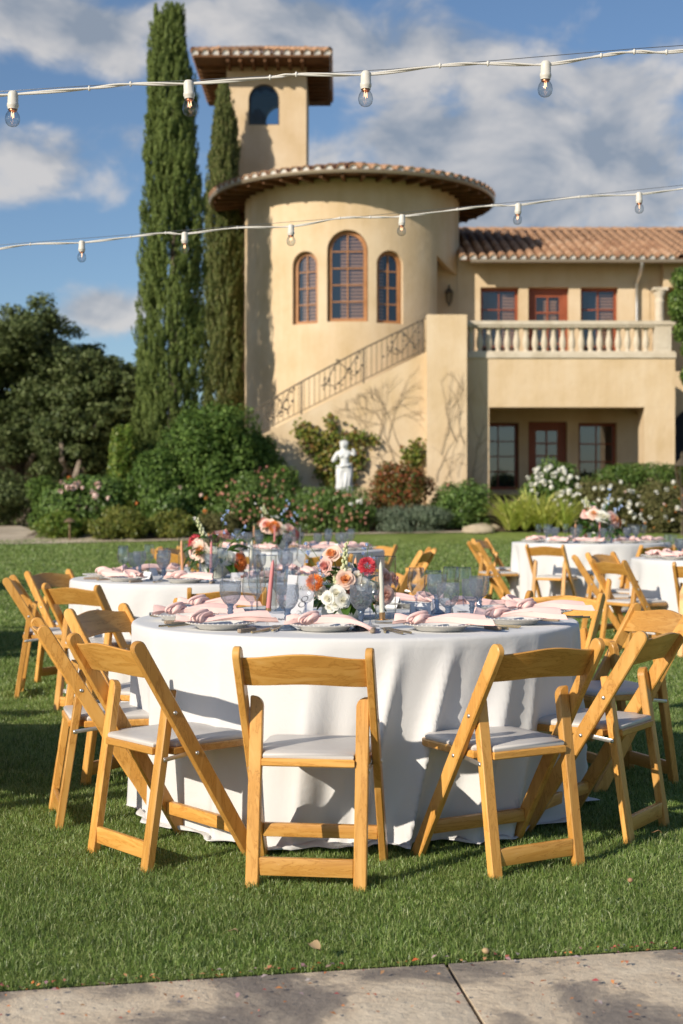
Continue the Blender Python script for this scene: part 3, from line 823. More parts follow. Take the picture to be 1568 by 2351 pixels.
    rail = r.build('stair_railing', MT['iron'], villa, world=True)
    for u in (567, 692, 835, 972):
        k = MB(); k.bar(P(u, top(u), YR), P(u, wallv(u)+2, YR), .04, .04, (1, 0, 0), .005); k.build('post', MT['iron'], rail)
    u = 579.0
    while u < 970:
        if min(abs(u-q) for q in (567, 692, 835, 972)) > 5:
            k = MB(); k.bar(P(u, top(u), YR), P(u, wallv(u)-9, YR), .016, .016, (1, 0, 0), .003); k.build('baluster', MT['iron'], rail)
        u += 11.9
    rg = random.Random(4)
    for ua, ub in ((612, 668), (742, 828), (888, 968)):
        k = MB()
        for s in range(2):
            pts = []
            for i in range(13):
                t = i/12; uu = ua+(ub-ua)*t; vv = top(uu)+(wallv(uu)-top(uu))*(.34+.30*math.sin(t*PI*(1.4+s*.7)+s*2.2))
                pts.append(P(uu, vv, YR-.02))
            k.tube(pts, .013, 5)
            for i in range(0, 13):
                for q in range(1):
                    c = pts[i]+Vector((rg.uniform(-.09, .09), -.01, rg.uniform(-.11, .11)))
                    k.sphere(c, .034, 6, 4, (1, .25, rg.uniform(.6, 1.2)))
        k.build('vine_scroll', MT['iron'], rail)
    # roof of the wing
    xe0, xe1 = 3.18, 15.0; ye, ze = 37.6, 7.845; yr, zr = 42.1, 9.42; sl = math.atan2(zr-ze, yr-ye)
    d = MB()
    d.add([(xe0, ye, ze), (xe1, ye, ze), (xe1, yr, zr), (xe0, yr, zr), (xe0, ye, ze+.07), (xe1, ye, ze+.07), (xe1, yr, zr+.07), (xe0, yr, zr+.07)],
          [(3, 2, 1, 0), (4, 5, 6, 7), (0, 1, 5, 4), (1, 2, 6, 5), (2, 3, 7, 6), (3, 0, 4, 7)])
    d.add([(xe0, yr, zr+.06), (xe1, yr, zr+.06), (xe1, yr+4.5, ze), (xe0, yr+4.5, ze)], [(0, 1, 2, 3)])
    roof = d.build('wing_roof', MT['eave'], villa, world=True)
    global STUFF
    STUFF = MB(); cnt = 0
    ny = int((yr-ye)/math.cos(sl)/.385)
    for row in range(ny+1):
        for i in range(44):
            xx = 3.22+.262*i+ (0 if row else 0)
            s = -.06+row*.385
            p = (xx, ye+s*math.cos(sl), ze+.085+s*math.sin(sl))
            if (p[0]-TC.x)**2+(p[1]-TC.y)**2 < TR*TR: continue
            M = jit(tileM(p, (0, math.cos(sl), math.sin(sl)), (0, -math.sin(sl), math.cos(sl)), 1.0))
            if row < 7 and i < 22: put('roof_tile', TILE_E if row == 0 else TILE, roof, M); cnt += 1
            elif xx < 9.9: stuff_tile(M)
    for i in range(18):
        M = tileM((3.2+.40*i, yr, zr+.10), (1, 0, 0), (0, 0, 1), 1.2); stuff_tile(M)
    o = STUFF.build('roof_tiles', MT['tile'], roof, True, 60); o['kind'] = 'stuff'
    b = MB(); b.box(3.30, YW+.03, 8.15, X(1492, YW)-.01, YW+.33, 8.02+.1)
    g = MB(); gx0 = X(1081, ye-.05)
    pr = [(-.06, .03), (-.055, -.05), (-.02, -.062), (.03, -.062), (.06, -.05), (.065, .03), (.05, .03), (.04, -.04), (-.03, -.06), (-.045, .03)]
    g.loft([[(gx, ye-.02+a, ze+b_+.0) for a, b_ in pr] for gx in (gx0, 15.0)], True); g.build('gutter', MT['zinc'], villa, True, 40, True)
    k = MB(); k.tube([P(1474, 603, 37.58), P(1474, 612, 37.58), P(1470, 628, 37.8), P(1464, 644, 38.2), P(1462, 654, 38.3), P(1462, 700, 38.3), P(1462, 812, 38.3)], .045, 10)
    k.tube([P(1462, 648, 38.28), P(1462, 655, 38.3)], .065, 10); k.build('downspout', MT['steel'], villa, True, 50, True)
    # loggia at the right: column, back wall, flat dark panel for the shaded opening below
    k = MB(); cx, cy = X(1514, 38.25), 38.25; zc0, zc1 = zf, 7.5
    k.lathe([(.17, 0), (.17, .06), (.135, .09), (.13, 1.0), (.118, 1.75), (.135, 1.78), (.135, 1.82), (.12, 1.85), (.12, 1.93), (.165, 2.02), (.165, 2.09)], 20, (cx, cy, zc0), cap=True)
    k.box(cx-.2, cy-.17, zc0+2.09, cx+.2, cy+.17, zc0+2.17); k.build('loggia_column', MT['stone'], villa, True, 40, True)
    b = MB(); b.box(X(1492, YW), 39.6, 1.2, 15, 39.9, 8.6); b.box(X(1492, YW)+.002, YW+.02, 1.2, X(1492, YW)+.3, 39.6, 8.1); b.box(8.36, YW+.05, 1.2, 15, YW+.3, zf-.05); b.box(X(1492, YW)+.303, 38.1, zc0+2.172, 15, 38.5, 8.1); b.build('loggia_wall', MT['stucco'], villa, world=True)
    k = MB(); k.prism(arch_poly(1.6, 2.3, True), .05, 0, frameM((X(1568, YW)+.45, YW+.03, 1.75), (0, -1, 0))); k.build('dark_arch_panel', MT['unlit_room'], villa, world=True)  # solid near-black panel on the wall, shade of the arch painted as colour
    # small eave seen left of the turret
    k = MB(); k.box(-3.0, 40.3, 7.75, -2.1, 41.0, 7.86); k.build('side_eave', MT['eave'], villa, world=True)
    for i in range(3): put('roof_tile', TILE_E, villa, tileM((-2.72+.27*i, 40.22, 7.93), (0, .95, .3), (0, -.3, .95), 1.1), True)
wing()

def wall_lantern(loc, name, label, s=1.0, post=0):
    t = thing(name, label, 'lantern', loc)
    g = MB(); h = .34*s
    def sq(r, z): return [(r*s*math.cos(PI/3*i), r*s*math.sin(PI/3*i), z*s) for i in range(6)]
    g.loft([sq(.035, -.30), sq(.03, -.24), sq(.075, -.20), sq(.085, -.19)]); g.loft([sq(.15, .16), sq(.135, .19), sq(.07, .27), sq(.03, .30), sq(.035, .36), sq(.008, .42)])
    for i in range(6):
        a, b = sq(.082, -.19)[i], sq(.138, .16)[i]; g.tube([a, b], .009*s, 5)
    g.build('cage', MT['iron'], t)
    k = MB(); k.loft([sq(.076, -.185), sq(.13, .158)], False); k.build('lantern_glass', glass('lantern_glass', (.75, .72, .62)), t)
    if post:
        k = MB(); k.tube([(0, 0, -.28*s), (0, 0, -post)], .03, 8); k.tube([(0, 0, -post+.04), (0, 0, -post)], .07, 8); k.build('post', MT['iron'], t)
    else:
        k = MB(); k.tube([(0, .0, .30*s), (0, .05, .42*s), (0, .16, .40*s), (0, .20, .2*s)], .012, 6); k.tube([(0, .18, .2), (0, .206, .2)], .06, 10); k.build('bracket', MT['iron'], t)
    return t
wall_lantern(P(1031, 682, 38.19), 'wall_lantern', 'black wrought iron lantern hanging on the ochre wall beside the turret', .80)
# ---------------------------------------------------------------- vegetation
MT['bark'] = noisy('bark', [(.3, (.13, .10, .075)), (.65, (.27, .22, .17))], 6, .9, .6, .03, vscale=(1, 1, .3))
MT['dry_stem'] = mat('dry_vine_bark', (.30, .23, .15), .9)
MT['stem'] = noisy('stem', [(.3, (.10, .085, .05)), (.65, (.20, .16, .10))], 8, .9, .3, .01)
LM = {
 'cypress': leafmat('cypress_leaf', [(0.067, 0.102, 0.025), (0.106, 0.152, 0.037), (0.150, 0.200, 0.050), (0.208, 0.256, 0.072)], .6, .2, .2),
 'cypress2': leafmat('cypress_dry_leaf', [(0.056, 0.081, 0.021), (0.097, 0.129, 0.034), (0.139, 0.164, 0.049), (0.248, 0.240, 0.093)], .6, .18, .2),
 'oak': leafmat('oak_leaf', [(0.039, 0.060, 0.020), (0.071, 0.100, 0.031), (0.110, 0.145, 0.048), (0.168, 0.200, 0.078)], .55, .18, .25),
 'laurel': leafmat('laurel_leaf', [(0.043, 0.083, 0.018), (0.075, 0.138, 0.027), (0.115, 0.194, 0.041), (0.175, 0.263, 0.062)], .55, .28, .2),
 'bright': leafmat('bright_leaf', [(0.065, 0.117, 0.016), (0.111, 0.189, 0.026), (0.169, 0.247, 0.039), (0.260, 0.286, 0.058)], .45, .3, .35),
 'rose': leafmat('rose_leaf', [(0.050, 0.098, 0.022), (0.092, 0.161, 0.036), (0.140, 0.231, 0.053), (0.196, 0.280, 0.077)], .42, .22, .4),
 'yellowish': leafmat('pittosporum_leaf', [(0.075, 0.106, 0.019), (0.131, 0.163, 0.031), (0.200, 0.219, 0.044), (0.275, 0.263, 0.062)], .45, .25, .35),
 'olive': leafmat('olive_leaf', [(0.084, 0.091, 0.031), (0.119, 0.126, 0.045), (0.161, 0.154, 0.056), (0.196, 0.168, 0.070)], .6, .2, .25),
 'grey': leafmat('grey_leaf', [(0.102, 0.144, 0.090), (0.150, 0.192, 0.126), (0.204, 0.246, 0.168)], .7, .15, .2),
 'red': leafmat('nandina_leaf', [(0.058, 0.091, 0.021), (0.104, 0.130, 0.026), (0.221, 0.085, 0.026), (0.325, 0.091, 0.039), (0.130, 0.156, 0.039)], .45, .25, .35),
 'strap': leafmat('strap_leaf', [(0.217, 0.302, 0.064), (0.369, 0.475, 0.099), (0.585, 0.608, 0.174), (0.910, 0.802, 0.370)], .4, .3, .4),
 'hedge': leafmat('hedge_leaf', [(0.043, 0.087, 0.017), (0.080, 0.145, 0.026), (0.131, 0.210, 0.041), (0.203, 0.261, 0.072)], .45, .22, .35),
 'vine': leafmat('vine_leaf', [(0.075, 0.112, 0.018), (0.138, 0.188, 0.027), (0.237, 0.237, 0.044), (0.213, 0.100, 0.037)], .45, .3, .35),
}
PETAL = {
 'white': leafmat('white_petal', [(.72, .72, .66), (.80, .79, .74)], .6, .25, .2),
 'pale_pink': leafmat('pale_pink_petal', [(.76, .56, .50), (.80, .66, .60)], .6, .25, .2),
 'pink': leafmat('pink_petal', [(.62, .25, .22), (.72, .38, .30), (.76, .50, .32)], .6, .25, .2),
 'orange': leafmat('orange_petal', [(.72, .26, .06), (.76, .36, .12)], .6, .25, .2),
}
def bloom_mesh(r, m, seed):
    rng = np.random.default_rng(seed); n = 18
    d = nrm(rng.normal(size=(n, 3))); d[:, 2] = np.abs(d[:, 2])*.9
    V, Q = leaf_geo(d*r*.55, d, r*1.05, r*1.0, rng, fold=.3)
    return np_mesh('bloom', V, Q, m)
BL = {k: [bloom_mesh(.5, m, i) for i in range(3)] for k, m in PETAL.items()}

def lumps(cx, cy, cz, rx, ry, rz, n, rng, k=.42):
    """main ellipsoid broken into smaller lumps on its surface"""
    out = [(cx, cy, cz, rx*.72, ry*.72, rz*.72)]
    for _ in range(n):
        d = rng.normal(size=3); d /= np.linalg.norm(d)
        if d[2] < -.55: d[2] *= -1
        s = rng.uniform(.65, 1.25)*k
        q = rng.uniform(.55, .82)
        out.append((cx+d[0]*rx*q, cy+d[1]*ry*q, cz+d[2]*rz*q, rx*s*.8+.04, ry*s*.8+.04, rz*s+.03))
    return out
def shrub(name, label, cat, box, y, depth, leaf, n, size, seed, nl=22, blooms=None, group=None, k=.42, aspect=.55, stems=5, upright=0.0, fill=None):
    """box = (u0, u1, vtop, vbottom) of the plant in the photograph at distance y"""
    rng = np.random.default_rng(seed); rg = random.Random(seed)
    x0, x1 = X(box[0], y), X(box[1], y); zt, zb = Z(box[2], y), Z(box[3], y)
    cx = (x0+x1)/2; g = gz(cx, y); zb = min(zb, g+.05)
    t = thing(name, label, cat, (cx, y, g), 0, group)
    cz = zb+(zt-zb)*.48; rx, rz = (x1-x0)/2, (zt-zb)/2*1.04; ry = depth/2
    bl = lumps(cx, y, cz, rx, ry, rz, nl, rng, k)
    # flat lower body so the plant meets the soil
    bl += [(cx+rx*a, y+ry*b_, zb+rz*.25, rx*.4, ry*.5, rz*.4) for a, b_ in ((-.45, -.2), (.45, -.2), (0, -.3), (0, .4))]
    Pt, N = blob_points(bl, n, rng, (.60, 1.04))
    N = nrm(N+rng.normal(size=N.shape)*.55+np.array([0, 0, .25]))
    keep = Pt[:, 2] > g-.02; Pt = Pt[keep]; N = N[keep]
    T = None
    if upright: T = rng.normal(size=N.shape)+np.array([0, 0, 1])*upright*2
    V, Q = leaf_geo(Pt, N, size*rng.uniform(.6, 1.3, len(Pt)), size*aspect*rng.uniform(.7, 1.2, len(Pt)), rng, T)
    V[:, 0] -= cx; V[:, 1] -= y; V[:, 2] -= g
    put('foliage', np_mesh('foliage', V, Q, LM[leaf]), t)
    s = MB()
    for i in range(stems):
        a = 2*PI*i/stems+rg.random(); p1 = Vector((math.cos(a)*rx*.55, math.sin(a)*ry*.5, (zt-g)*.62))
        s.tube([(math.cos(a)*.05, math.sin(a)*.05, -.05), p1*.5+Vector((0, 0, (zt-g)*.08)), p1], [.035, .025, .010], 6)
    s.build('stems', MT['stem'], t)
    if blooms:
        for kind, cnt, br, reg in blooms:
            for i in range(cnt):
                b = bl[rg.randrange(1, len(bl))]
                for _ in range(40):
                    u, v = rg.uniform(reg[0], reg[1]), rg.uniform(reg[2], reg[3])
                    xx, zz = X(u, y), Z(v, y); dx, dz = (xx-cx)/rx, (zz-cz)/rz
                    if dx*dx+dz*dz < .93: break
                yy = -ry*math.sqrt(max(.02, 1-dx*dx-dz*dz))*.92-.03
                r = br*rg.uniform(.75, 1.25)
                M = Matrix.Translation((xx-cx, yy, zz-g)) @ Euler((rg.uniform(.6, 1.4), rg.uniform(-.5, .5), rg.uniform(0, 6))).to_matrix().to_4x4() @ Matrix.Scale(r*2, 4)
                put('bloom', BL[kind][rg.randrange(3)], t, M)
    return t
def cypress(label, u, y, vtop, hw_pts, seed, leaf, ntuft, tips):
    """tall column of upright sprays; hw_pts = (v, left u, right u) outline"""
    rng = np.random.default_rng(seed)
    cx0 = X(u, y); g = gz(cx0, y)
    t = thing('cypress_tree', label, 'tree', (cx0, y, g), 0, 'cypresses beside the turret')
    zs = [Z(v, y) for v, a, b in hw_pts][::-1]; xl = [X(a, y) for v, a, b in hw_pts][::-1]; xr = [X(b, y) for v, a, b in hw_pts][::-1]
    zmax = zs[-1]; zmin = g+.25
    Vs = []; Qs = []; off = 0
    # tufts: vertical spindles of slivers
    z = zmin+(zmax-zmin)*rng.uniform(0, 1, ntuft)**.92
    L = np.interp(z, zs, xl); R = np.interp(z, zs, xr); c = (L+R)/2; hw = (R-L)/2
    a = rng.uniform(0, 2*PI, ntuft); rr = np.sqrt(rng.uniform(.22, 1.0, ntuft))*hw*(1+.10*np.sin(a*3+z*1.7)+.08*np.sin(a*5-z*2.6))
    C = np.stack([c+np.cos(a)*rr*.93, y+np.sin(a)*rr*.93, z], 1)
    out = np.stack([np.cos(a), np.sin(a), 0*a], 1)
    for i in range(ntuft):
        m = 42; hL = rng.uniform(.24, .55); wd = rng.uniform(.045, .085)
        s = rng.uniform(-1, 1, m); q = np.sqrt(np.maximum(0, 1-s*s))*wd*rng.uniform(.5, 1.1, m)
        d = nrm(rng.normal(size=(m, 3))*np.array([1, 1, .15])+out[i]*.55)
        ax = nrm((out[i]*rng.uniform(.08, .30)+np.array([rng.normal(0, .06), rng.normal(0, .06), 1]))[None])[0]
        pt = C[i]+ax*(s*hL*.5)[:, None]+d*q[:, None]
        nn = d+rng.normal(size=d.shape)*.35
        T = ax[None]+d*.35+rng.normal(size=d.shape)*.22
        V, Q = leaf_geo(pt, nn, rng.uniform(.08, .16, m), rng.uniform(.018, .033, m), rng, T, .1)
        Vs.append(V); Qs.append(Q+off); off += len(V)
    for (uu, v0, v1, w) in tips:       # separate leaders at the top
        m = 700; k = rng.uniform(0, 1, m); zz = Z(v1, y)+(Z(v0, y)-Z(v1, y))*k
        w_ = w*y/F*(1-k*.75); d = nrm(rng.normal(size=(m, 3))*np.array([1, 1, .2]))
        pt = np.stack([X(uu, y)+np.zeros(m)+.05*np.sin(k*5), y+np.zeros(m), zz], 1)+d*(w_*rng.uniform(.2, 1, m))[:, None]
        V, Q = leaf_geo(pt, d, rng.uniform(.12, .22, m), rng.uniform(.025, .045, m), rng, np.array([[0, 0, 1.]])+d*.45+rng.normal(size=d.shape)*.2, .1)
        Vs.append(V); Qs.append(Q+off); off += len(V)
    V = np.concatenate(Vs); V -= np.array([cx0, y, g])
    put('crown', np_mesh('crown', V, np.concatenate(Qs), LM[leaf]), t)
    k = MB(); k.tube([(0, 0, -.1), (0, 0, 2), (0.02, 0, (zmax-g)*.6), (0, 0, (zmax-g)*.9)], [.17, .14, .09, .02], 10); k.build('trunk', MT['bark'], t, True)
cypress('tall thick dark green cypress rising left of the square tower', 398, 35.75, 12,
        [(30, 362, 422), (70, 352, 424), (140, 338, 430), (200, 334, 448), (260, 334, 450), (330, 334, 455), (400, 334, 461), (470, 324, 465), (560, 318, 468), (640, 316, 472), (720, 316, 474), (800, 310, 476), (880, 302, 474), (960, 300, 462), (1040, 310, 440), (1180, 335, 425)],
        3, 'cypress', 3500, [(362, 12, 120, 15), (398, 8, 120, 16), (411, 12, 110, 12), (380, 40, 140, 14), (434, 150, 260, 10)])
cypress('slender brownish cypress squeezed against the square tower', 512, 40.1, 185,
        [(200, 508, 520), (240, 497, 530), (300, 487, 543), (360, 480, 548), (420, 475, 551), (500, 470, 555), (600, 467, 558), (700, 465, 560), (800, 462, 562), (900, 460, 562), (1000, 460, 560), (1100, 462, 556)],
        8, 'cypress2', 2700, [(514, 186, 260, 9)])

def oak(label, box, y, seed, nclump, nleaf, trunk_u):
    """limbs that fork into many small leaf clumps, ragged at the outline"""
    rng = np.random.default_rng(seed); rg = random.Random(seed)
    x0, x1 = X(box[0], y), X(box[1], y); zt, zb = Z(box[2], y), Z(box[3], y)
    tx = X(trunk_u, y); g = gz(tx, y); cx = (x0+x1)/2; cz = (zt+zb)/2; rx, rz = (x1-x0)/2, (zt-zb)/2; ry = rx*.7
    t = thing('oak_tree', label, 'tree', (tx, y, g), 0, 'oaks beyond the garden on the left')
    cl = []; big = []
    for i in range(nclump):
        d = rng.normal(size=3); d /= np.linalg.norm(d); q = rng.uniform(.25, 1.0)**.6
        w = 1-.35*max(0, d[2])*abs(d[0])
        c = np.array([cx+d[0]*rx*q*.95*w, y+d[1]*ry*q, cz+d[2]*rz*q*.95]); big.append(c)
        for _ in range(6):
            e = rng.normal(size=3)*np.array([.55, .55, .38])*(.6+.1*rx); r = rng.uniform(.22, .48)*(.5+.13*rx)
            cl.append((c[0]+e[0], c[1]+e[1], c[2]+e[2], r*1.25, r*1.2, r*.72))
    Pt, N = blob_points(cl, nleaf, rng, (.25, 1.18))
    N = nrm(N+rng.normal(size=N.shape)*.7+np.array([0, 0, .3]))
    V, Q = leaf_geo(Pt, N, .15*rng.uniform(.6, 1.4, len(Pt)), .085*rng.uniform(.7, 1.2, len(Pt)), rng)
    V -= np.array([tx, y, g]); put('crown', np_mesh('crown', V, Q, LM['oak']), t)
    k = MB(); th = max(1.6, zb-g+rz*.3)
    k.tube([(0, 0, -.2), (.1, 0, th*.5), (0, 0, th)], [.34, .27, .22], 10); k.build('trunk', MT['bark'], t, True)
    for i in range(14):
        c = big[rg.randrange(len(big))]; e = Vector((c[0]-tx, c[1]-y, c[2]-g)); st = Vector((0, 0, th*rg.uniform(.5, 1)))
        m1 = st.lerp(e, .35)+Vector((rg.uniform(-.5, .5), rg.uniform(-1.4, .0), rg.uniform(-.3, .5))); m2 = st.lerp(e, .7)+Vector((rg.uniform(-.5, .5), rg.uniform(-.8, .2), rg.uniform(-.5, .3)))
        b = MB(); b.tube([st, m1, m2, e], [.13, .09, .055, .02], 7); b.build('limb', MT['bark'], t, True)
oak('broad dark oak at the left edge reaching highest of the oaks', (-190, 240, 690, 1150), 47, 21, 95, 90000, 60)
oak('dark oak beside the tall cypress with bare grey limbs', (90, 330, 780, 1160), 45, 22, 60, 52000, 190)
oak('distant oak seen low between the tall cypress and bigger oaks', (215, 420, 790, 1120), 56, 23, 45, 30000, 320)
oak('dense oak low at the left edge behind the shaded hedge', (-120, 330, 900, 1200), 52, 24, 90, 60000, 120)
shrub('clipped_hedge', 'dark shaded hedge at the left edge behind the gravel path', 'hedge', (-170, 112, 1085, 1212), 40.5, 2.4, 'oak', 11000, .12, 31, 26, k=.5)
shrub('shrub', 'small dark shrub between the shaded hedge and pink rose bush', 'shrub', (60, 160, 1100, 1205), 37.5, 1.8, 'laurel', 5000, .11, 32, 16, group=None)

shrub('shrub', 'yellow green upright shrub at the foot of the tall cypress', 'shrub', (250, 330, 985, 1190), 34.6, 1.6, 'bright', 9000, .10, 33, 26)
shrub('laurel_shrub', 'largest dark green shrub below the stair railing', 'shrub', (372, 612, 924, 1205), 33.7, 2.6, 'laurel', 30000, .105, 34, 46, k=.34)
shrub('shrub', 'mid green shrub between the tall cypress and the largest shrub', 'shrub', (290, 440, 1035, 1200), 33.2, 1.8, 'laurel', 13000, .10, 35, 30)
shrub('laurel_shrub', 'dark green shrub sloping down to the foot of the stair wall', 'shrub', (520, 662, 1000, 1205), 33.9, 1.6, 'laurel', 11000, .10, 52, 26, k=.36)
shrub('rose_bush', 'rose bush with pale pink roses left of the tall cypress', 'rose bush', (92, 305, 1092, 1215), 32.9, 1.5, 'rose', 11000, .10, 36, 24,
      [('pale_pink', 11, .075, (150, 290, 1092, 1150)), ('orange', 1, .06, (155, 165, 1080, 1100)), ('pale_pink', 4, .06, (190, 240, 1095, 1130))], k=.36)
shrub('rose_bush', 'green rose bush with a few orange blooms in front of the largest shrub', 'rose bush', (296, 490, 1105, 1222), 32.7, 1.4, 'rose', 10000, .095, 37, 24,
      [('orange', 5, .065, (310, 480, 1110, 1190)), ('pale_pink', 3, .05, (340, 480, 1120, 1200))], k=.36)
shrub('round_shrub', 'low rounded green shrub behind the mushroom path light', 'shrub', (72, 208, 1176, 1246), 32.0, 1.2, 'bright', 7000, .075, 38, 22, group='low rounded shrubs along the bed edge')
shrub('round_shrub', 'low rounded yellow green shrub right of the path light', 'shrub', (196, 352, 1170, 1248), 31.9, 1.3, 'yellowish', 8000, .075, 39, 24, group='low rounded shrubs along the bed edge')
shrub('round_shrub', 'small rounded yellow green shrub third along the bed edge', 'shrub', (348, 458, 1172, 1240), 32.0, 1.1, 'yellowish', 5000, .075, 40, 18, group='low rounded shrubs along the bed edge')
shrub('round_shrub', 'brownish olive clipped mound behind the flowers of the second table', 'shrub', (455, 560, 1176, 1238), 32.3, 1.1, 'olive', 6500, .055, 41, 12, group='low rounded shrubs along the bed edge')
shrub('flowering_shrub', 'spreading shrub dotted with small pink flowers left of the statue', 'shrub', (465, 690, 1092, 1226), 32.9, 1.5, 'rose', 13000, .075, 42, 32,
      [('pink', 60, .036, (480, 680, 1075, 1205)), ('white', 2, .06, (500, 530, 1180, 1200))], k=.36)
shrub('flowering_shrub', 'pink flowered shrub at the foot of the white statue', 'shrub', (640, 868, 1118, 1232), 32.7, 1.3, 'rose', 11000, .07, 43, 30,
      [('pink', 55, .036, (650, 850, 1128, 1215)), ('white', 4, .06, (780, 860, 1140, 1160))], k=.34)
shrub('flowering_shrub', 'tall loose shrub with pink flower sprays before the stair wall', 'shrub', (560, 700, 1062, 1180), 33.4, 1.2, 'hedge', 6000, .08, 44, 30,
      [('pink', 34, .036, (575, 690, 1065, 1150))], k=.3)
shrub('nandina_shrub', 'reddish leaved shrub right of the white statue', 'shrub', (838, 1002, 1062, 1205), 33.3, 1.4, 'red', 11000, .08, 45, 34, k=.3)
shrub('shrub', 'low green rose shrub between the reddish shrub and strappy clump', 'shrub', (985, 1142, 1104, 1215), 33.2, 1.3, 'rose', 9000, .08, 46, 26, [('pink', 2, .05, (1010, 1030, 1108, 1120))], k=.34)
shrub('lavender_mound', 'grey green lavender mound along the lawn edge', 'shrub', (838, 1046, 1164, 1234), 32.7, 1.0, 'grey', 9000, .085, 47, 20, aspect=.28, upright=1.0)
shrub('hedge', 'clipped box hedge in front of the garden door', 'hedge', (1296, 1700, 1060, 1150), 34.4, 1.1, 'hedge', 26000, .07, 48, 60, k=.22)
shrub('rose_bush', 'white rose bush in full bloom beside the strappy clump', 'rose bush', (1192, 1340, 1062, 1200), 33.5, 1.4, 'rose', 10000, .085, 49, 26,
      [('white', 70, .072, (1194, 1335, 1066, 1180))], k=.34)
shrub('rose_bush', 'wide olive green rose bush with scattered white roses at right', 'rose bush', (1300, 1478, 1100, 1236), 33.0, 1.6, 'olive', 13000, .07, 50, 32,
      [('white', 36, .07, (1300, 1470, 1105, 1215)), ('pale_pink', 2, .05, (1400, 1470, 1130, 1200))], k=.32)
shrub('rose_bush', 'olive green rose bush with tiny orange hips at the right edge', 'rose bush', (1440, 1640, 1098, 1240), 32.8, 1.6, 'olive', 13000, .07, 51, 32,
      [('white', 10, .055, (1450, 1565, 1105, 1200)), ('orange', 14, .025, (1450, 1565, 1120, 1220)), ('pale_pink', 2, .045, (1460, 1560, 1120, 1190))], k=.32)

def strap_clump():
    rng = random.Random(7); y = 32.75; cx = X(1228, y); g = gz(cx, y)
    t = thing('agapanthus_clump', 'big clump of arching strap shaped leaves at the lawn edge', 'plant', (cx, y, g))
    crowns = [(rng.uniform(-.70, .70), rng.uniform(-.28, .30)) for _ in range(13)]
    rest = MB()
    for i in range(430):
        bx, by = crowns[i % len(crowns)]; a = rng.uniform(0, 2*PI); L = rng.uniform(.85, 1.35)*(1-.2*abs(bx)); el0 = R_(rng.uniform(42, 84)); turn = R_(rng.uniform(35, 85))
        d = Vector((math.cos(a), math.sin(a), 0)); sd = Vector((-math.sin(a), math.cos(a), 0)); p = Vector((bx, by, .02))+d*.03; L1 = []; L2 = []; n = 6
        for k in range(n+1):
            q = k/n; w = .025*(1-.15*q)*(1-q**5*.95); e = el0-turn*q**1.3
            L1.append(p-sd*w+Vector((0, 0, .006))); L2.append(p+sd*w+Vector((0, 0, .006)))
            p = p+(d*math.cos(e)+Vector((0, 0, math.sin(e))))*(L/n)
            p.z = max(p.z, .01)
        if i < 290:
            mb = MB(); mb.loft([L1, L2], False, False); mb.build('leaf', LM['strap'], t)
        else: rest.loft([L1, L2], False, False)
    o = rest.build('leaves', LM['strap'], t); o['kind'] = 'stuff'
strap_clump()
LEAFS = None

def climber(name, label, cat, y, paths, leaf, nper, size, seed, width=.12, group=None, stem_r=.012):
    rng = np.random.default_rng(seed); allp = [[P(u, v, y) for u, v in p] for p in paths]
    base = allp[0][0]; t = thing(name, label, cat, tuple(base), 0, group)
    s = MB(); Pts = []
    for p in allp:
        s.tube([q-base for q in p], [stem_r*(1-.5*i/len(p)) for i in range(len(p))], 6)
        for a, b in zip(p, p[1:]):
            n = int(nper*(b-a).length)
            k = rng.uniform(0, 1, (n, 1)); Pts.append(np.array(a)*(1-k)+np.array(b)*k+rng.normal(size=(n, 3))*np.array([width, .07, width]))
    s.build('stem', MT['stem'], t)
    if nper:
        Pt = np.concatenate(Pts); Pt[:, 1] = np.minimum(Pt[:, 1], y+.05); N = rng.normal(size=Pt.shape)*.6+np.array([-.3, -.8, .35])
        V, Q = leaf_geo(Pt, N, size*rng.uniform(.6, 1.3, len(Pt)), size*.8*rng.uniform(.7, 1.2, len(Pt)), rng); V -= np.array(base)
        put('foliage', np_mesh('foliage', V, Q, LM[leaf]), t)
    return t
yv = YS-.12
climber('climbing_vine', 'leafy green vine climbing the stair wall behind the statue', 'vine', yv,
        [[(770, 1150), (762, 1080), (768, 1010), (758, 960)], [(765, 1060), (735, 1005), (705, 985), (682, 980)], [(766, 1050), (800, 1000), (835, 1010), (862, 1012)], [(775, 1100), (812, 1060), (825, 1030)], [(765, 1090), (735, 1060), (725, 1010)],
         [(690, 985), (706, 1010), (712, 1035)], [(770, 1120), (740, 1090), (735, 1050)], [(772, 1120), (812, 1090), (822, 1055)]], 'vine', 170, .12, 61, .095)
climber('climbing_vine', 'short leafy vine low on the stair wall beside the pillar', 'vine', yv, [[(955, 1110), (945, 1060), (955, 1015)], [(948, 1070), (930, 1035)], [(950, 1060), (972, 1035)]], 'vine', 260, .11, 62, .085)
def bare_vine(label, y, starts, seed, box, depth=5):
    rg = random.Random(seed); paths = []
    def grow(p, d, n, r):
        q = [p]
        for i in range(n):
            d += rg.uniform(-.27, .27); p = (p[0]+math.cos(d)*13, p[1]-math.sin(d)*13)
            if not (box[0] < p[0] < box[1] and box[2] < p[1] < box[3]): break
            if box[0] < 975 and p[1] < 807+(981-p[0])*.505+12: break
            q.append(p)
            if r > 0 and rg.random() < .24: grow(p, d+rg.choice((-1, 1))*rg.uniform(.4, .9), max(3, n-i), r-1)
        if len(q) > 1: paths.append(q)
    for s, d in starts: grow(s, d, 16, depth)
    t = thing('bare_vine', label, 'vine', tuple(P(*starts[0][0], y)), 0, 'leafless vine stems on the stucco'); b = Vector(t.location)
    m = MB()
    for p in paths:
        k = len(p); rr = .009 if k > 11 else .005
        m.tube([P(u, v, y)-b+Vector((0, rg.uniform(-.02, .0), 0)) for u, v in p], [rr*(1-.7*i/k) for i in range(k)], 5)
    m.build('stem', MT['dry_stem'], t)
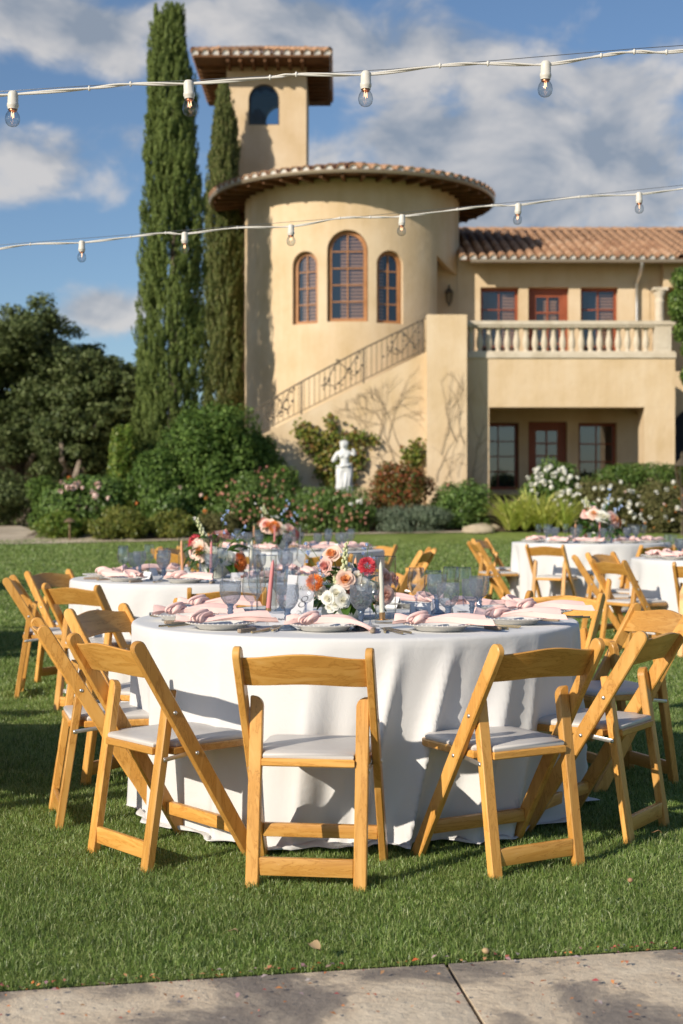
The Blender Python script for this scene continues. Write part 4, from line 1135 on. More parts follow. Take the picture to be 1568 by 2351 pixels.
bare_vine('bare brown vine branching over the stair wall', YS-.03, [((915, 1090), 1.7), ((935, 1080), 1.5), ((880, 1080), 1.9), ((945, 1090), 1.2), ((930, 1060), 2.2)], 5, (760, 976, 800, 1100), 4)
bare_vine('bare brown vine spreading over the tall stair pillar', YP-.03, [((1000, 1105), 1.5), ((1020, 1100), 1.2), ((1035, 1100), 1.7), ((1050, 1095), 1.4)], 9, (984, 1068, 850, 1110), 4)
bare_vine('thin bare vine on the shaded pier under the balcony', YB-.03, [((1085, 1110), 1.5), ((1100, 1100), 1.2), ((1110, 1050), 1.4)], 12, (1074, 1120, 832, 1110), 3)

def side_tree():
    y = 34.0; rng = np.random.default_rng(71); cx = X(1605, y); g = gz(cx, y)
    t = thing('small_tree', 'leafy green tree at the right edge before the balcony corner', 'tree', (cx+.3, y, g))
    bl = [(X(u+18, y), y+d, Z(v, y), .22, .3, .25) for u, v, d in ((1545, 640, 0), (1560, 680, .1), (1540, 715, 0), (1552, 760, .1), (1572, 640, .2), (1580, 720, 0), (1568, 800, 0), (1590, 780, .2), (1538, 690, 0), (1570, 860, .2), (1600, 640, 0), (1610, 700, 0), (1600, 850, 0))]
    Pt, N = blob_points(bl, 9000, rng, (.3, 1.1)); N = nrm(N+rng.normal(size=N.shape)*.6)
    V, Q = leaf_geo(Pt, N, .11*rng.uniform(.6, 1.3, len(Pt)), .06*rng.uniform(.7, 1.2, len(Pt)), rng); V -= np.array([cx+.3, y, g])
    put('crown', np_mesh('crown', V, Q, LM['hedge']), t)
    k = MB(); k.tube([(0, 0, -.1), (.05, 0, 1.5), (0, 0, 3.2), (-.1, 0, 4.8)], [.09, .08, .06, .02], 8); k.build('trunk', MT['bark'], t, True)
side_tree()

def boulder(label, u, v, w, seed, y):
    rg = random.Random(seed); c = P(u, v, y); c.z = gz(c.x, y); t = MB()
    n, m = 14, 9
    rings = []
    for i in range(m+1):
        th = PI*(i+.01)/(m+.02); ring = []
        for j in range(n):
            a = 2*PI*j/n; d = Vector((math.sin(th)*math.cos(a), math.sin(th)*math.sin(a), -math.cos(th)))
            r = 1+.22*mnoise.noise(d*1.6+Vector((seed, 0, 0)))+.08*mnoise.noise(d*4)
            ring.append(d*r)
        rings.append([Vector((p.x*w, p.y*w*.6, max(p.z, -.4)*w*.38)) for p in ring])
    t.loft(rings, True); o = t.build('boulder', MT['rock'], None, True, 60); o.location = (c.x, y, c.z+w*.12)
    tag(o, label, 'rock', 'rocks edging the bed')
MT['rock'] = noisy('rock', [(.3, (.33, .26, .18)), (.65, (.50, .42, .31))], 3, .9, .5, .03)
boulder('flat beige rock at the lawn edge left of the strappy clump', 1098, 1208, .42, 3, 32.5)
boulder('small pale rock behind the flat beige rock', 1125, 1192, .26, 8, 33.0)

def path_light():
    y = 31.45; c = P(160, 1240, y); g = gz(c.x, y); t = thing('path_light', 'brown mushroom shaped path light at the bed edge', 'garden light', (c.x, y, g))
    m = noisy('bronze', [(.3, (.16, .10, .06)), (.6, (.26, .18, .11))], 8, .5, .1, .004, metal=.4)
    k = MB(); k.tube([(0, 0, -.05), (0, 0, .43)], .021, 10); k.build('post', m, t, True, 50)
    k = MB(); k.lathe([(.0, .50), (.03, .495), (.08, .465), (.135, .425), (.135, .415), (.07, .42), (.0, .42)], 20); k.build('hood', m, t, True, 40)
path_light()
wall_lantern((X(1566, 32.2), 32.2, Z(1090, 32.2)), 'post_lantern', 'dark lantern on a post at the right edge among the roses', 1.25, Z(1090, 32.2)-gz(8, 32.2)+.02)

# ---------------------------------------------------------------- statue
def statue():
    y = 33.9; x = X(790, y); g = gz(x, y); zb = Z(1150, y); H = Z(1010, y)-zb
    t = thing('statue', 'white garden statue of a draped woman in front of the stair wall', 'statue', (x, y, g))
    m = noisy('white_marble', [(.3, (.55, .57, .58)), (.6, (.72, .73, .73))], 5, .6, .15, .01)
    s = H/1.60; z0 = zb-g
    J = {'pel': (0, 0, .86), 'wst': (.02, 0, 1.0), 'chs': (0, .01, 1.16), 'sh': (0, .01, 1.27), 'nk': (-.005, 0, 1.34), 'hd0': (-.01, -.01, 1.40), 'hd1': (-.005, 0, 1.50), 'bun': (.05, .02, 1.565),
         'rs': (-.145, .01, 1.25), 're': (-.25, -.02, 1.03), 'rh': (-.15, .09, 1.14), 'rf': (-.11, .11, 1.17),
         'ls': (.14, .01, 1.25), 'le': (.245, -.05, 1.20), 'lh': (.20, -.10, 1.33), 'lf': (.17, -.10, 1.36),
         'rh0': (-.085, 0, .82), 'rk': (-.095, -.05, .47), 'ra': (-.09, 0, .08), 'rt': (-.09, -.14, .03),
         'lh0': (.085, 0, .82), 'lk': (.11, -.02, .47), 'la': (.10, .02, .08), 'lt': (.12, -.12, .03)}
    Rr = {'pel': .165, 'wst': .10, 'chs': .135, 'sh': .095, 'nk': .058, 'hd0': .088, 'hd1': .108, 'bun': .075, 'rs': .065, 're': .052, 'rh': .035, 'rf': .03, 'ls': .065, 'le': .052, 'lh': .036, 'lf': .03,
          'rh0': .11, 'rk': .075, 'ra': .05, 'rt': .04, 'lh0': .11, 'lk': .075, 'la': .05, 'lt': .04}
    E = [('pel', 'wst'), ('wst', 'chs'), ('chs', 'sh'), ('sh', 'nk'), ('nk', 'hd0'), ('hd0', 'hd1'), ('hd1', 'bun'), ('sh', 'rs'), ('rs', 're'), ('re', 'rh'), ('rh', 'rf'), ('sh', 'ls'), ('ls', 'le'), ('le', 'lh'), ('lh', 'lf'),
         ('pel', 'rh0'), ('rh0', 'rk'), ('rk', 'ra'), ('ra', 'rt'), ('pel', 'lh0'), ('lh0', 'lk'), ('lk', 'la'), ('la', 'lt')]
    names = list(J); me = bpy.data.meshes.new('figure')
    me.from_pydata([(J[k][0]*s, J[k][1]*s, z0+J[k][2]*s) for k in names], [(names.index(a), names.index(b)) for a, b in E], [])
    o = bpy.data.objects.new('figure', me); COL.objects.link(o)
    o.modifiers.new('skin', 'SKIN'); sm = o.modifiers.new('sub', 'SUBSURF'); sm.levels = 2; sm.render_levels = 2
    sv = me.skin_vertices[0].data
    for i, k in enumerate(names): sv[i].radius = (Rr[k]*s, Rr[k]*s*.85); sv[i].use_root = (k == 'pel')
    dg = bpy.context.evaluated_depsgraph_get(); dg.update(); me2 = bpy.data.meshes.new_from_object(o.evaluated_get(dg)); bpy.data.objects.remove(o, do_unlink=True)
    me2.materials.clear(); me2.materials.append(m); me2.polygons.foreach_set('use_smooth', [True]*len(me2.polygons)); me2.name = 'figure'
    put('figure', me2, t); t.scale = (1.22, 1.1, 1.0)
    f = MB()   # face: nose, brow, chin; hair
    for c, r, sc in (((-.012, -.098, 1.452), .016, (1, 1.1, 1.7)), ((-.012, -.088, 1.41), .028, (1.1, .6, .5)), ((-.04, -.086, 1.475), .02, (1.2, .5, .5)), ((.016, -.086, 1.475), .02, (1.2, .5, .5))):
        f.sphere((c[0]*s, c[1]*s, z0+c[2]*s), r*s, 8, 6, sc)
    f.build('face', m, t, True, 180)
    rg = random.Random(2); f = MB()
    for i in range(26):
        a = rg.uniform(0, 2*PI); q = rg.uniform(.1, .9); c = Vector((math.cos(a)*.085*q, .015+math.sin(a)*.085*q, 1.50+.065*math.sqrt(1-q*q)))
        f.sphere((c.x*s, c.y*s, z0+c.z*s), .032*s, 7, 5, (1, 1, .8))
    f.build('hair', m, t, True, 180)
    f = MB()   # bust and draped cloth
    for sx in (-1, 1): f.sphere((sx*.06*s, -.085*s, z0+1.165*s), .05*s, 10, 8)
    f.build('bust', m, t, True, 180)
    f = MB(); rings = []
    for i in range(20):
        q = i/19; z = .93-.86*q; ring = []
        for j in range(64):
            a = 2*PI*j/64; fold = .5+.5*math.sin(a*9+q*3+1.2*math.sin(a*2+q*4)); leg = .035*math.cos(2*a)*(1-q*.3)
            r = .122+.014*math.sin(q*PI)+leg*.8+.034*fold*(.35+q)+.012*math.sin(q*9+a*2)
            ring.append((r*1.02*s*math.cos(a), r*.86*s*math.sin(a), z0+(z+.03*math.sin(a+1))*s))
        rings.append(ring)
    f.loft(rings, True)
    tw = []
    for i in range(33):
        a = 2*PI*i/32; tw.append((.150*s*math.cos(a), .132*s*math.sin(a), z0+(.93+.035*math.sin(a+1)+.012*math.sin(a*7))*s))
    f.tube(tw, .027*s, 8, False)
    f.build('drapery', m, t, True, 60)
    p = MB(); p.box(-.24, -.24, -.1, .24, .24, z0-.08); p.box(-.28, -.28, z0-.08, .28, .28, z0-.03); p.box(-.2, -.2, z0-.03, .2, .2, z0+.02); p.build('pedestal', m, t)
statue()
# ---------------------------------------------------------------- chairs
MT['wood_up'] = wood('varnished_beech_upright', (26, 14, 3.0))
MT['wood_across'] = wood('varnished_beech_across', (3.0, 22, 26))
MT['vinyl'] = noisy('seat_vinyl', [(.3, (.50, .475, .445)), (.6, (.57, .545, .515))], 4, .42, .05, .002, spec=.4)
MT['zincp'] = mat('plated_steel', (.62, .62, .60), .35, .9)
def make_chair():
    t = thing('folding_chair', 'x', 'chair')
    A, Bf = Vector((-.235, .775)), Vector((.245, 0.0)); d = (Bf-A).normalized(); nn = Vector((-d.y, d.x)); hw = .026
    # rails: side profile with a rounded head and a level foot
    head = [A+nn*(-hw*math.cos(PI*i/8))-d*(hw*math.sin(PI*i/8))+d*hw for i in range(9)]
    def foot(p): k = -p.y/d.y; return p+d*k
    prof = [(p.x, p.y) for p in head]+[tuple(foot(A+nn*hw)), tuple(foot(A-nn*hw))]
    MYZ = Matrix(((0, 0, 1, 0), (1, 0, 0, 0), (0, 1, 0, 0), (0, 0, 0, 1)))
    for s in (-1, 1):
        m = MB(); m.prism(prof[::-1] if Vector((prof[1][0]-prof[0][0], prof[1][1]-prof[0][1])).cross(Vector((prof[2][0]-prof[1][0], prof[2][1]-prof[1][1]))) < 0 else prof, .026, .004, Matrix.Translation((s*.2105, 0, 0)) @ MYZ)
        r = m.build('back_rail', MT['wood_up'], t, True, 35)
        for q in (.315, .50):
            p = A+(Bf-A)*q; m = MB(); xx = s*.2237
            m.M = Matrix.Translation((xx, p.x, p.y)) @ Matrix.Rotation(s*PI/2, 4, 'Y'); m.lathe([(.0075, -.001), (.0068, .002), (.004, .0035), (.0005, .004)], 12, cap=True); m.build('rivet', MT['zincp'], r, True, 180)
    L0, L1 = Vector((-.165, 0)), Vector((-.072, .605)); ld = (L1-L0); ll = ld.length; ld.normalize()
    for s in (-1, 1):
        w = .042; x = s*.1735; c = []
        # outline across x and along the leg: the inner top corner is rounded
        rr = .034
        pts = [(-w/2, 0), (w/2, 0), (w/2, ll-.004)] + [(w/2-.004, ll)]
        inn = [(-w/2+rr-rr*math.sin(PI/2*i/6), ll-rr+rr*math.cos(PI/2*i/6)) for i in range(7)]
        pts += inn
        if s < 0: pts = [(-a, b) for a, b in pts][::-1]
        M = Matrix(((1, 0, 0, x), (0, ld.x, -ld.y, L0.x), (0, ld.y, ld.x, L0.y), (0, 0, 0, 1)))
        m = MB(); m.prism(pts, .030, .003, M); m.build('leg', MT['wood_up'], t, True, 35)
    def lp(z): return L0+ld*(z/ld.y)
    m = MB(); z = .070; m.bar((-.1535, lp(z).x, z), (.1535, lp(z).x, z), .020, .058, (0, 1, 0), .004); m.build('rear_stretcher', MT['wood_across'], t, True, 35)
    z = .115; y = (A+(Bf-A)*((.775-z)/.775)).x
    m = MB(); m.bar((-.1985, y-.004, z), (.1985, y-.004, z), .026, .046, (0, 1, 0), .004); m.build('front_stretcher', MT['wood_across'], t, True, 35)
    # seat
    out = [(-.151, -.128), (.151, -.128), (.151, -.076), (.193, -.068), (.193, .235), (.178, .262), (.14, .268), (-.14, .268), (-.178, .262), (-.193, .235), (-.193, -.068), (-.151, -.076)]
    m = MB(); m.prism(out, .026, .004, Matrix.Translation((0, 0, .397))); m.build('seat_frame', MT['wood_across'], t, True, 35)
    m = MB(); rings = []
    po = [(-.146, -.120), (.146, -.120), (.15, -.070), (.184, -.055), (.186, .225), (.170, .252), (.13, .259), (-.13, .259), (-.170, .252), (-.186, .225), (-.184, -.055), (-.15, -.070)]
    for k, z in ((1.0, .4102), (1.012, .417), (1.0, .424), (.96, .4285), (.7, .432), (.3, .4335)):
        rings.append([(x*k, .07+(y-.07)*k, z) for x, y in po])
    m.loft(rings, True); m.build('seat_pad', MT['vinyl'], t, True, 50)
    # curved back board between the rails
    N = 18; rings = []
    for i in range(N+1):
        q = i/N*2-1; x = q*.1965; bow = .026*(1-q*q); crown = .5+.5*math.cos(PI*q)
        zt, zb = .742+.016*crown, .648+.008*crown; th = .0075
        def yy(z): return (A+(Bf-A)*((.775-z)/.775)).x-bow+.004
        tilt = .004
        rings.append([(x, yy(zb)-th, zb+.003), (x, yy(zb)-th+.003, zb), (x, yy(zb)+th-.003, zb), (x, yy(zb)+th, zb+.003),
                      (x, yy(zt)+th, zt-.003), (x, yy(zt)+th-.003, zt), (x, yy(zt)-th+.003, zt), (x, yy(zt)-th, zt-.003)])
    m = MB(); m.loft(rings, True); m.build('backrest', MT['wood_across'], t, True, 40)
    for s in (-1, 1):
        m = MB(); m.bar((s*.1955, lp(.372).x-.004, .372), (s*.1955, .005, .386), .0025, .015, (1, 0, 0), .001)
        for yy_, zz in ((lp(.372).x+.002, .3725), (-.002, .385)): m.sphere((s*.197, yy_, zz), .006, 8, 6, (.5, 1, 1))
        m.build('brace', MT['zincp'], t, True, 40)
    return t
CHAIR0 = make_chair(); CH_USED = [False]
def place_chair(x, y, rz, label, group):
    if not CH_USED[0]: o = CHAIR0; CH_USED[0] = True
    else: o = copy_tree(CHAIR0)
    # stand on the sloping lawn
    d = .35
    sx = math.atan2(gz(x, y+d)-gz(x, y-d), 2*d)
    o.location = (x, y, gz(x, y)-.003); o.rotation_euler = Euler((0, 0, rz)); o['label'] = label; o['group'] = group
    return o

# ---------------------------------------------------------------- tables and linen
def cloth_mat(name, col):
    m, n, l, b = nt(name); v = coords(n, l)
    b.inputs['Base Color'].default_value = c4(col); b.inputs['Roughness'].default_value = .85; b.inputs['Specular IOR Level'].default_value = .15
    b.inputs['Sheen Weight'].default_value = .15
    k = noise(n, l, v, 9, 6, .55, .6); g = noise(n, l, v, 260, 2, .5)
    bump(n, l, b, mathn(n, l, 'ADD', mathn(n, l, 'MULTIPLY', k, 1.0), mathn(n, l, 'MULTIPLY', g, .10)), .34, .012)
    return m
MT['linen'] = cloth_mat('white_tablecloth', (.64, .638, .635))
MT['ttop'] = mat('table_top', (.35, .28, .2), .6)
RT = .915
def table(T, label_t, label_c, seed, nth=220, amp=.042, rich=1.0):
    x0, y0 = T; g = gz(x0, y0); rng = random.Random(seed)
    t = thing('round_table', label_t, 'table', (x0, y0, g), 0, 'round banquet tables')
    m = MB(); m.lathe([(RT-.006, .730), (RT-.006, .752)], 64, cap=True); m.build('table_top', MT['ttop'], t)
    for i in range(4):
        a = PI/4+PI/2*i; m = MB(); gg = gz(x0+.6*math.cos(a), y0+.6*math.sin(a))-g; m.tube([(.6*math.cos(a), .6*math.sin(a), .74), (.62*math.cos(a), .62*math.sin(a), gg-.01)], .018, 8); m.build('leg', MT['zincp'], t)
    ks = [(rng.randint(7, 17) if rich > 1 else rng.randint(9, 24), rng.uniform(0, 2*PI), rng.uniform(.5, 1)) for _ in range(5)]
    lo = [(rng.randint(3, 7), rng.uniform(0, 2*PI)) for _ in range(3)]
    def fold(a, q):
        a2 = a+.09*q*math.sin(3*a+lo[0][1])+.12*q*math.sin(2*a+lo[1][1])+.06*q; s = 0
        for k, p, w in ks: s += w*math.sin(k*a2+p+.6*math.sin(lo[0][0]*a2+lo[0][1]))
        s /= 1.6; s = 1-2*abs(math.sin(s*1.2+.4))**.75 if rich > 1 else math.copysign(abs(s)**.85, s)
        return s*((.62+.38*math.cos(a-R_(320))) if rich > 1 else .75+.35*math.sin(lo[2][0]*a+lo[2][1]))
    rows = []; V = []
    prof = [(r, .7575) for r in (.02, .3, .55, .75, .86, .895)]+[(RT-.008, .7565), (RT-.001, .752), (RT+.003, .743)]
    for r, z in prof: V.append([(r*math.cos(2*PI*j/nth), r*math.sin(2*PI*j/nth), z) for j in range(nth)])
    n = 26
    for i in range(1, n+1):
        q = i/n; ring = []
        for j in range(nth):
            a = 2*PI*j/nth; f = fold(a, q)
            gg = gz(x0+math.cos(a)*RT, y0+math.sin(a)*RT)-g
            r = RT+.004+.004*q+amp*f*(q**.8)*(.8 if f > 0 else 1.5)
            z = .743+(gg+.026-.743)*q
            ring.append((r*math.cos(a), r*math.sin(a), z))
        V.append(ring)
    for i, (e, zz) in enumerate(((.02, .006), (.045, .010), (.06, .006))):      # cloth pooling on the grass
        ring = []
        for j in range(nth):
            a = 2*PI*j/nth; f = fold(a, 1.0); gg = gz(x0+math.cos(a)*RT, y0+math.sin(a)*RT)-g
            k = .45+.55*math.sin(5*a+lo[0][1])*math.sin(2*a+lo[1][1])
            r = RT+.008+amp*f*(.8 if f > 0 else 1.5)+e*max(0.05, k)*(1+.5*math.sin(23*a+i)); ring.append((r*math.cos(a), r*math.sin(a), gg+.018+zz+.014*max(0, math.sin(31*a+2*f))*(i == 1)))
        V.append(ring)
    R = len(V); F_ = [(i*nth+j, i*nth+(j+1) % nth, (i+1)*nth+(j+1) % nth, (i+1)*nth+j) for i in range(R-1) for j in range(nth)]
    Vv = [p for r in V for p in r]
    c = bpy.data.objects.new('tablecloth', np_mesh('tablecloth', Vv, F_, MT['linen'], True)); link(c); c.location = (x0, y0, g)
    me = c.data; bm = bmesh.new(); bm.from_mesh(me); bm.faces.new(bm.verts[:nth]) if False else None; bm.free()
    tag(c, label_c, 'tablecloth', 'white tablecloths on the round tables')
    return g+.7585

# ---------------------------------------------------------------- tableware prototypes
MT['blue_glass'] = glass('blue_pressed_glass', (.71, .755, .81), .11, 110, 1.0, .06, .34, 2.2, .12)
MT['blue_stem'] = glass('blue_glass_stem', (.40, .50, .64), .10, 90, .6, .08, .5, 2.0, .25)
MT['clear_glass'] = glass('clear_glass', (.955, .965, .975), .07, None, .5, .03, .42, 4.5)
MT['clear_stem'] = glass('clear_glass_stem', (.74, .77, .86), .08, None, .5, .03, .5)
MT['china'] = mat('ivory_china', (.84, .81, .75), .22, 0, .5, coat=.3)
MT['china_edge'] = noisy('patterned_china_rim', [(.42, (.84, .81, .76)), (.62, (.72, .70, .66))], 90, .3, .4, .002)
MT['gold'] = noisy('champagne_gold', [(.3, (.50, .38, .20)), (.6, (.66, .53, .32))], 20, .28, .05, .001, metal=1.0)
MT['handle'] = noisy('grey_wood_handle', [(.3, (.24, .18, .125)), (.65, (.38, .29, .21))], 40, .7, .2, .001, vscale=(1, 6, 6))
MT['pink_linen'] = cloth_mat('pink_linen', (.84, .57, .525))
MT['card'] = mat('white_card', (.80, .79, .80), .7)
MT['ink'] = mat('grey_ink', (.06, .055, .06), .6)
def make_goblet():
    t = thing('goblet', 'x', 'glass'); m = MB()
    def mod(r, z, a):
        return r*(1+.026*abs(math.sin(5*a))*(1 if z > .14 else .5)+.020*math.sin(14*a+z*380)+.020*math.sin(14*a-z*380))
    prof = [(.020, .080), (.030, .090), (.037, .106), (.0405, .122), (.0415, .140), (.0415, .158), (.041, .170), (.0412, .172)]
    prof = [(.020, .080)]+[(.020+(.0415-.020)*math.sin(PI/2*i/8), .080+.045*(i/8)**1.15) for i in range(1, 9)]+[(.0415, .138), (.0414, .150), (.0410, .160), (.0405, .170)]
    m.lathe(prof, 72, mod=mod); m.build('bowl', MT['blue_glass'], t, True, 180)
    m = MB(); m.lathe([(.020, .081), (.013, .076), (.0095, .066), (.013, .060), (.009, .054), (.0125, .047), (.009, .040), (.0085, .028), (.011, .020)], 16, mod=lambda r, z, a: r*(1+.08*math.cos(8*a))); m.build('stem', MT['blue_stem'], t, True, 180)
    m = MB(); m.lathe([(.011, .020), (.018, .015), (.030, .007), (.0345, .003), (.0345, 0), (.0, .0005)], 40, mod=lambda r, z, a: r*(1+.035*math.cos(20*a))); m.build('foot', MT['blue_stem'], t, True, 180)
    return t
def make_wine():
    t = thing('wine_glass', 'x', 'glass'); m = MB()
    pr = [(.006, .092), (.018, .098), (.030, .112), (.0365, .132), (.0375, .150), (.0355, .172), (.0325, .195), (.0310, .208), (.0300, .209), (.0312, .195), (.0345, .170), (.0363, .150), (.0352, .133), (.028, .1135), (.012, .100)]
    m.lathe(pr, 32); m.build('bowl', MT['clear_glass'], t, True, 180)
    m = MB(); m.lathe([(.0085, .096), (.0045, .085), (.0034, .05), (.0036, .015), (.008, .007)], 12); m.build('stem', MT['clear_stem'], t, True, 180)
    m = MB(); m.lathe([(.008, .007), (.020, .004), (.034, .0015), (.034, 0), (.0, .0004)], 32); m.build('foot', MT['clear_glass'], t, True, 180)
    return t
def make_plate():
    t = thing('dinner_plate', 'x', 'plate')
    m = MB(); m.lathe([(.0, .001), (.086, .001), (.089, .004), (.101, .0150), (.120, .0195), (.137, .0235), (.1385, .025), (.136, .0258), (.118, .0222), (.099, .0180), (.088, .009), (.0, .0075)], 56); m.build('dish', MT['china'], t, True, 60)
    m = MB(); m.lathe([(.1378, .0262), (.133, .0270), (.112, .0224), (.112, .0215)], 56)
    for i in range(44):
        a = 2*PI*i/44; m.sphere((.1345*math.cos(a), .1345*math.sin(a), .0262), .0030, 6, 4)
    m.build('rim', MT['china_edge'], t, True, 60)
    return t
def napkin_mesh(seed, drop=0.0, long=.21):
    """linen napkin tied in a loose knot: a short gathered end, the knot, and a wide folded tail along +x"""
    rng = random.Random(seed); m = MB(); n = 26
    def sheet(x0, x1, w0, w1, h0, h1, y1, drop, skew, steps=16, ph=0.0, lift=0.0):
        rows = []
        for i in range(steps+1):
            q = i/steps; e = q*q*(3-2*q); w, h = w0+(w1-w0)*e, h0+(h1-h0)*e; row = []
            for j in range(n):
                t = j/(n-1)                                   # across the cloth: underside edge, over the top, tucked under
                a = -.18*PI+1.42*PI*t
                cy, cz = math.cos(a), math.sin(a)
                py = w*cy*(1+.10*math.sin(5*t*PI+ph+q*2)); pz = h*(cz+.55)*(1+.12*math.sin(4*t*PI+ph*1.3))
                pz += (.0042+.006*e)*math.sin(t*PI*6.5+ph+q*2.2)*math.sin(t*PI) ; pz += .006*math.sin(q*5+t*4+ph)
                x = x0+(x1-x0)*q*(1+skew*(t-.5)*q)
                z = max(pz, .0015)+.010*math.sin(q*PI)*(1-q)+lift*q
                y = y1*q*q+py
                if drop and q > .42:
                    k = (q-.42)/.58; z -= drop*k*k*(1.1-.35*t); x -= (x1-x0)*.08*k*k
                row.append((x, y, z))
            rows.append(row)
        m.loft(rows, False, False)
        # doubled hem of the folded cloth, slightly inside
        m.loft([[(p[0]-(.004 if x1 > x0 else -.004), p[1]*.93, p[2]*.90+.001) for p in r] for r in rows[steps//2:]], False, False)
    ph = rng.uniform(0, 6)
    sheet(-.040, -.128, .017, .034, .014, .015, rng.uniform(-.02, .02), 0, .25, 10, ph)
    sheet(-.026, long, .018, .050 if not drop else .056, .015, .021 if not drop else .015, rng.uniform(-.03, .03), drop, .42, 18, ph+2)
    rings = []
    for i in range(17):          # the knot: cloth wrapped round once, creased
        q = i/16; x = -.056+.044*q; r = .0125+.0125*math.sin(PI*q)**.5; ring = []
        for j in range(n):
            a = 2*PI*j/n; cr = 1+.05*math.sin(2*a+ph)-.13*math.exp(-((q-.5-.22*math.sin(a+ph))/.07)**2)
            ring.append((x+.018*math.sin(a+.8)+.007*math.sin(2*a+ph), 1.35*r*math.cos(a)*cr, .021+.95*r*math.sin(a)*cr))
        rings.append(ring)
    m.loft(rings, True)
    pts = [(-.046+.034*math.sin(1.5*t_), .038*math.cos(t_), .018+.026*math.sin(t_)) for t_ in [PI*(-.1+1.2*i/16) for i in range(17)]]
    rr = [.003+.0050*math.sin(PI*i/16) for i in range(17)]; m.tube(pts, rr, 9)
    m.v = [Vector((p.x*1.0, p.y*1.1, p.z*1.0)) for p in m.v]
    return m.mesh('napkin', MT['pink_linen'], True, 180)
NAPS = [napkin_mesh(i) for i in (1, 2, 3, 4)]; NAP_DROP = napkin_mesh(9, .075, .235)
def text_mesh(body, size, shear=.35, mname='lettering', ext=.0003):
    c = bpy.data.curves.new('txt', 'FONT'); c.body = body; c.size = size; c.shear = shear; c.align_x = 'CENTER'; c.align_y = 'CENTER'; c.extrude = ext; c.offset = -size*.028; c.space_character = .92
    o = bpy.data.objects.new('txt', c); COL.objects.link(o); dg = bpy.context.evaluated_depsgraph_get(); dg.update()
    me = bpy.data.meshes.new_from_object(o.evaluated_get(dg)); bpy.data.objects.remove(o, do_unlink=True)
    me.materials.clear(); me.materials.append(MT['ink']); me.name = mname; return me
def script_stroke(pts, r, name, M, parent):
    m = MB(); m.tube(pts, r, 5); o = m.build(name, MT['ink'], parent); o.matrix_basis = M; return o
def make_card():
    t = thing('place_card', 'x', 'card'); w, h, dpt = .044, .052, .020; th = .0006
    for s, nm in ((-1, 'front_panel'), (1, 'rear_panel')):
        m = MB(); a = [(-w, s*dpt, 0), (w, s*dpt, 0), (w, s*.0004, h), (-w, s*.0004, h)]; b_ = [(x, y-s*th*2.0, z-.0002) for x, y, z in a]
        b_[0] = (-w, s*(dpt-.0012), .0); b_[1] = (w, s*(dpt-.0012), .0)
        m.loft([a, b_], True); m.build(nm, MT['card'], t)
    return t
# front face of the card: local frame for lettering
def card_text(t, body, size=.011):
    ang = math.atan2(.020, .052); M = Matrix.Translation((0, -.0105, .026)) @ Matrix.Rotation(PI/2-ang, 4, 'X') @ Matrix.Translation((0, -.004, .0006))
    o = bpy.data.objects.new('lettering', text_mesh(body, size, .45)); link(o, t); o.matrix_basis = M
def make_knife():
    t = thing('knife', 'x', 'cutlery'); m = MB(); m.bar((0, -.12, .008), (0, -.02, .008), .017, .014, (1, 0, 0), .004); m.build('handle', MT['handle'], t, True, 40)
    m = MB(); m.loft([[(-.007, -.02, .006), (.007, -.02, .006), (.006, -.02, .0085), (-.006, -.02, .0085)], [(-.009, .05, .006), (.008, .05, .006), (.007, .05, .008), (-.009, .05, .008)], [(-.006, .10, .006), (-.003, .10, .006), (-.003, .10, .0075), (-.006, .10, .0075)]]); m.build('blade', MT['zincp'], t, True, 40)
    return t
def make_fork():
    t = thing('fork', 'x', 'cutlery'); m = MB()
    m.tube([(0, -.10, .006), (0, -.02, .006), (0, .03, .008)], [.0042, .0034, .0026], 8); m.build('handle', MT['gold'], t, True, 60)
    m = MB(); m.loft([[(-.003, .03, .007), (.003, .03, .007), (.003, .03, .009), (-.003, .03, .009)], [(-.012, .055, .004), (.012, .055, .004), (.012, .055, .006), (-.012, .055, .006)]])
    for i in range(4):
        x = -.0105+.007*i; m.bar((x, .054, .005), (x, .098, .011), .0032, .0018, (1, 0, 0), .0005)
    m.build('tines', MT['gold'], t, True, 40)
    return t
def make_spoon():
    t = thing('butter_knife', 'x', 'cutlery'); m = MB(); m.tube([(0, -.09, .005), (0, .0, .005), (0, .03, .006)], [.0045, .0038, .003], 8); m.bar((0, .03, .0055), (0, .09, .0055), .013, .0022, (1, 0, 0), .0008); m.build('body', MT['gold'], t, True, 50)
    return t
PROTO = {}
USED = set()
MAKERS = {'goblet': make_goblet, 'wine': make_wine, 'plate': make_plate, 'card': make_card, 'knife': make_knife, 'fork': make_fork, 'butter': make_spoon}
GROUPS = {'goblet': 'blue pressed glass goblets', 'wine': 'clear wine glasses', 'plate': 'plates under the napkins', 'card': 'folded name cards', 'knife': 'wooden handled knives', 'fork': 'gold forks', 'butter': 'gold butter knives'}
def item(kind, x, y, z, rz, label):
    if kind not in PROTO: PROTO[kind] = MAKERS[kind](); o = PROTO[kind]
    else: o = copy_tree(PROTO[kind])
    o.location = (x, y, z); o.rotation_euler = (0, 0, rz); o['label'] = label; o['group'] = GROUPS[kind]
    return o
def napkin(me, x, y, z, rz, label, tilt=0):
    o = bpy.data.objects.new('napkin', me); link(o); o.location = (x, y, z); o.rotation_euler = (0, tilt, rz); tag(o, label, 'napkin', 'pink knotted napkins'); return o

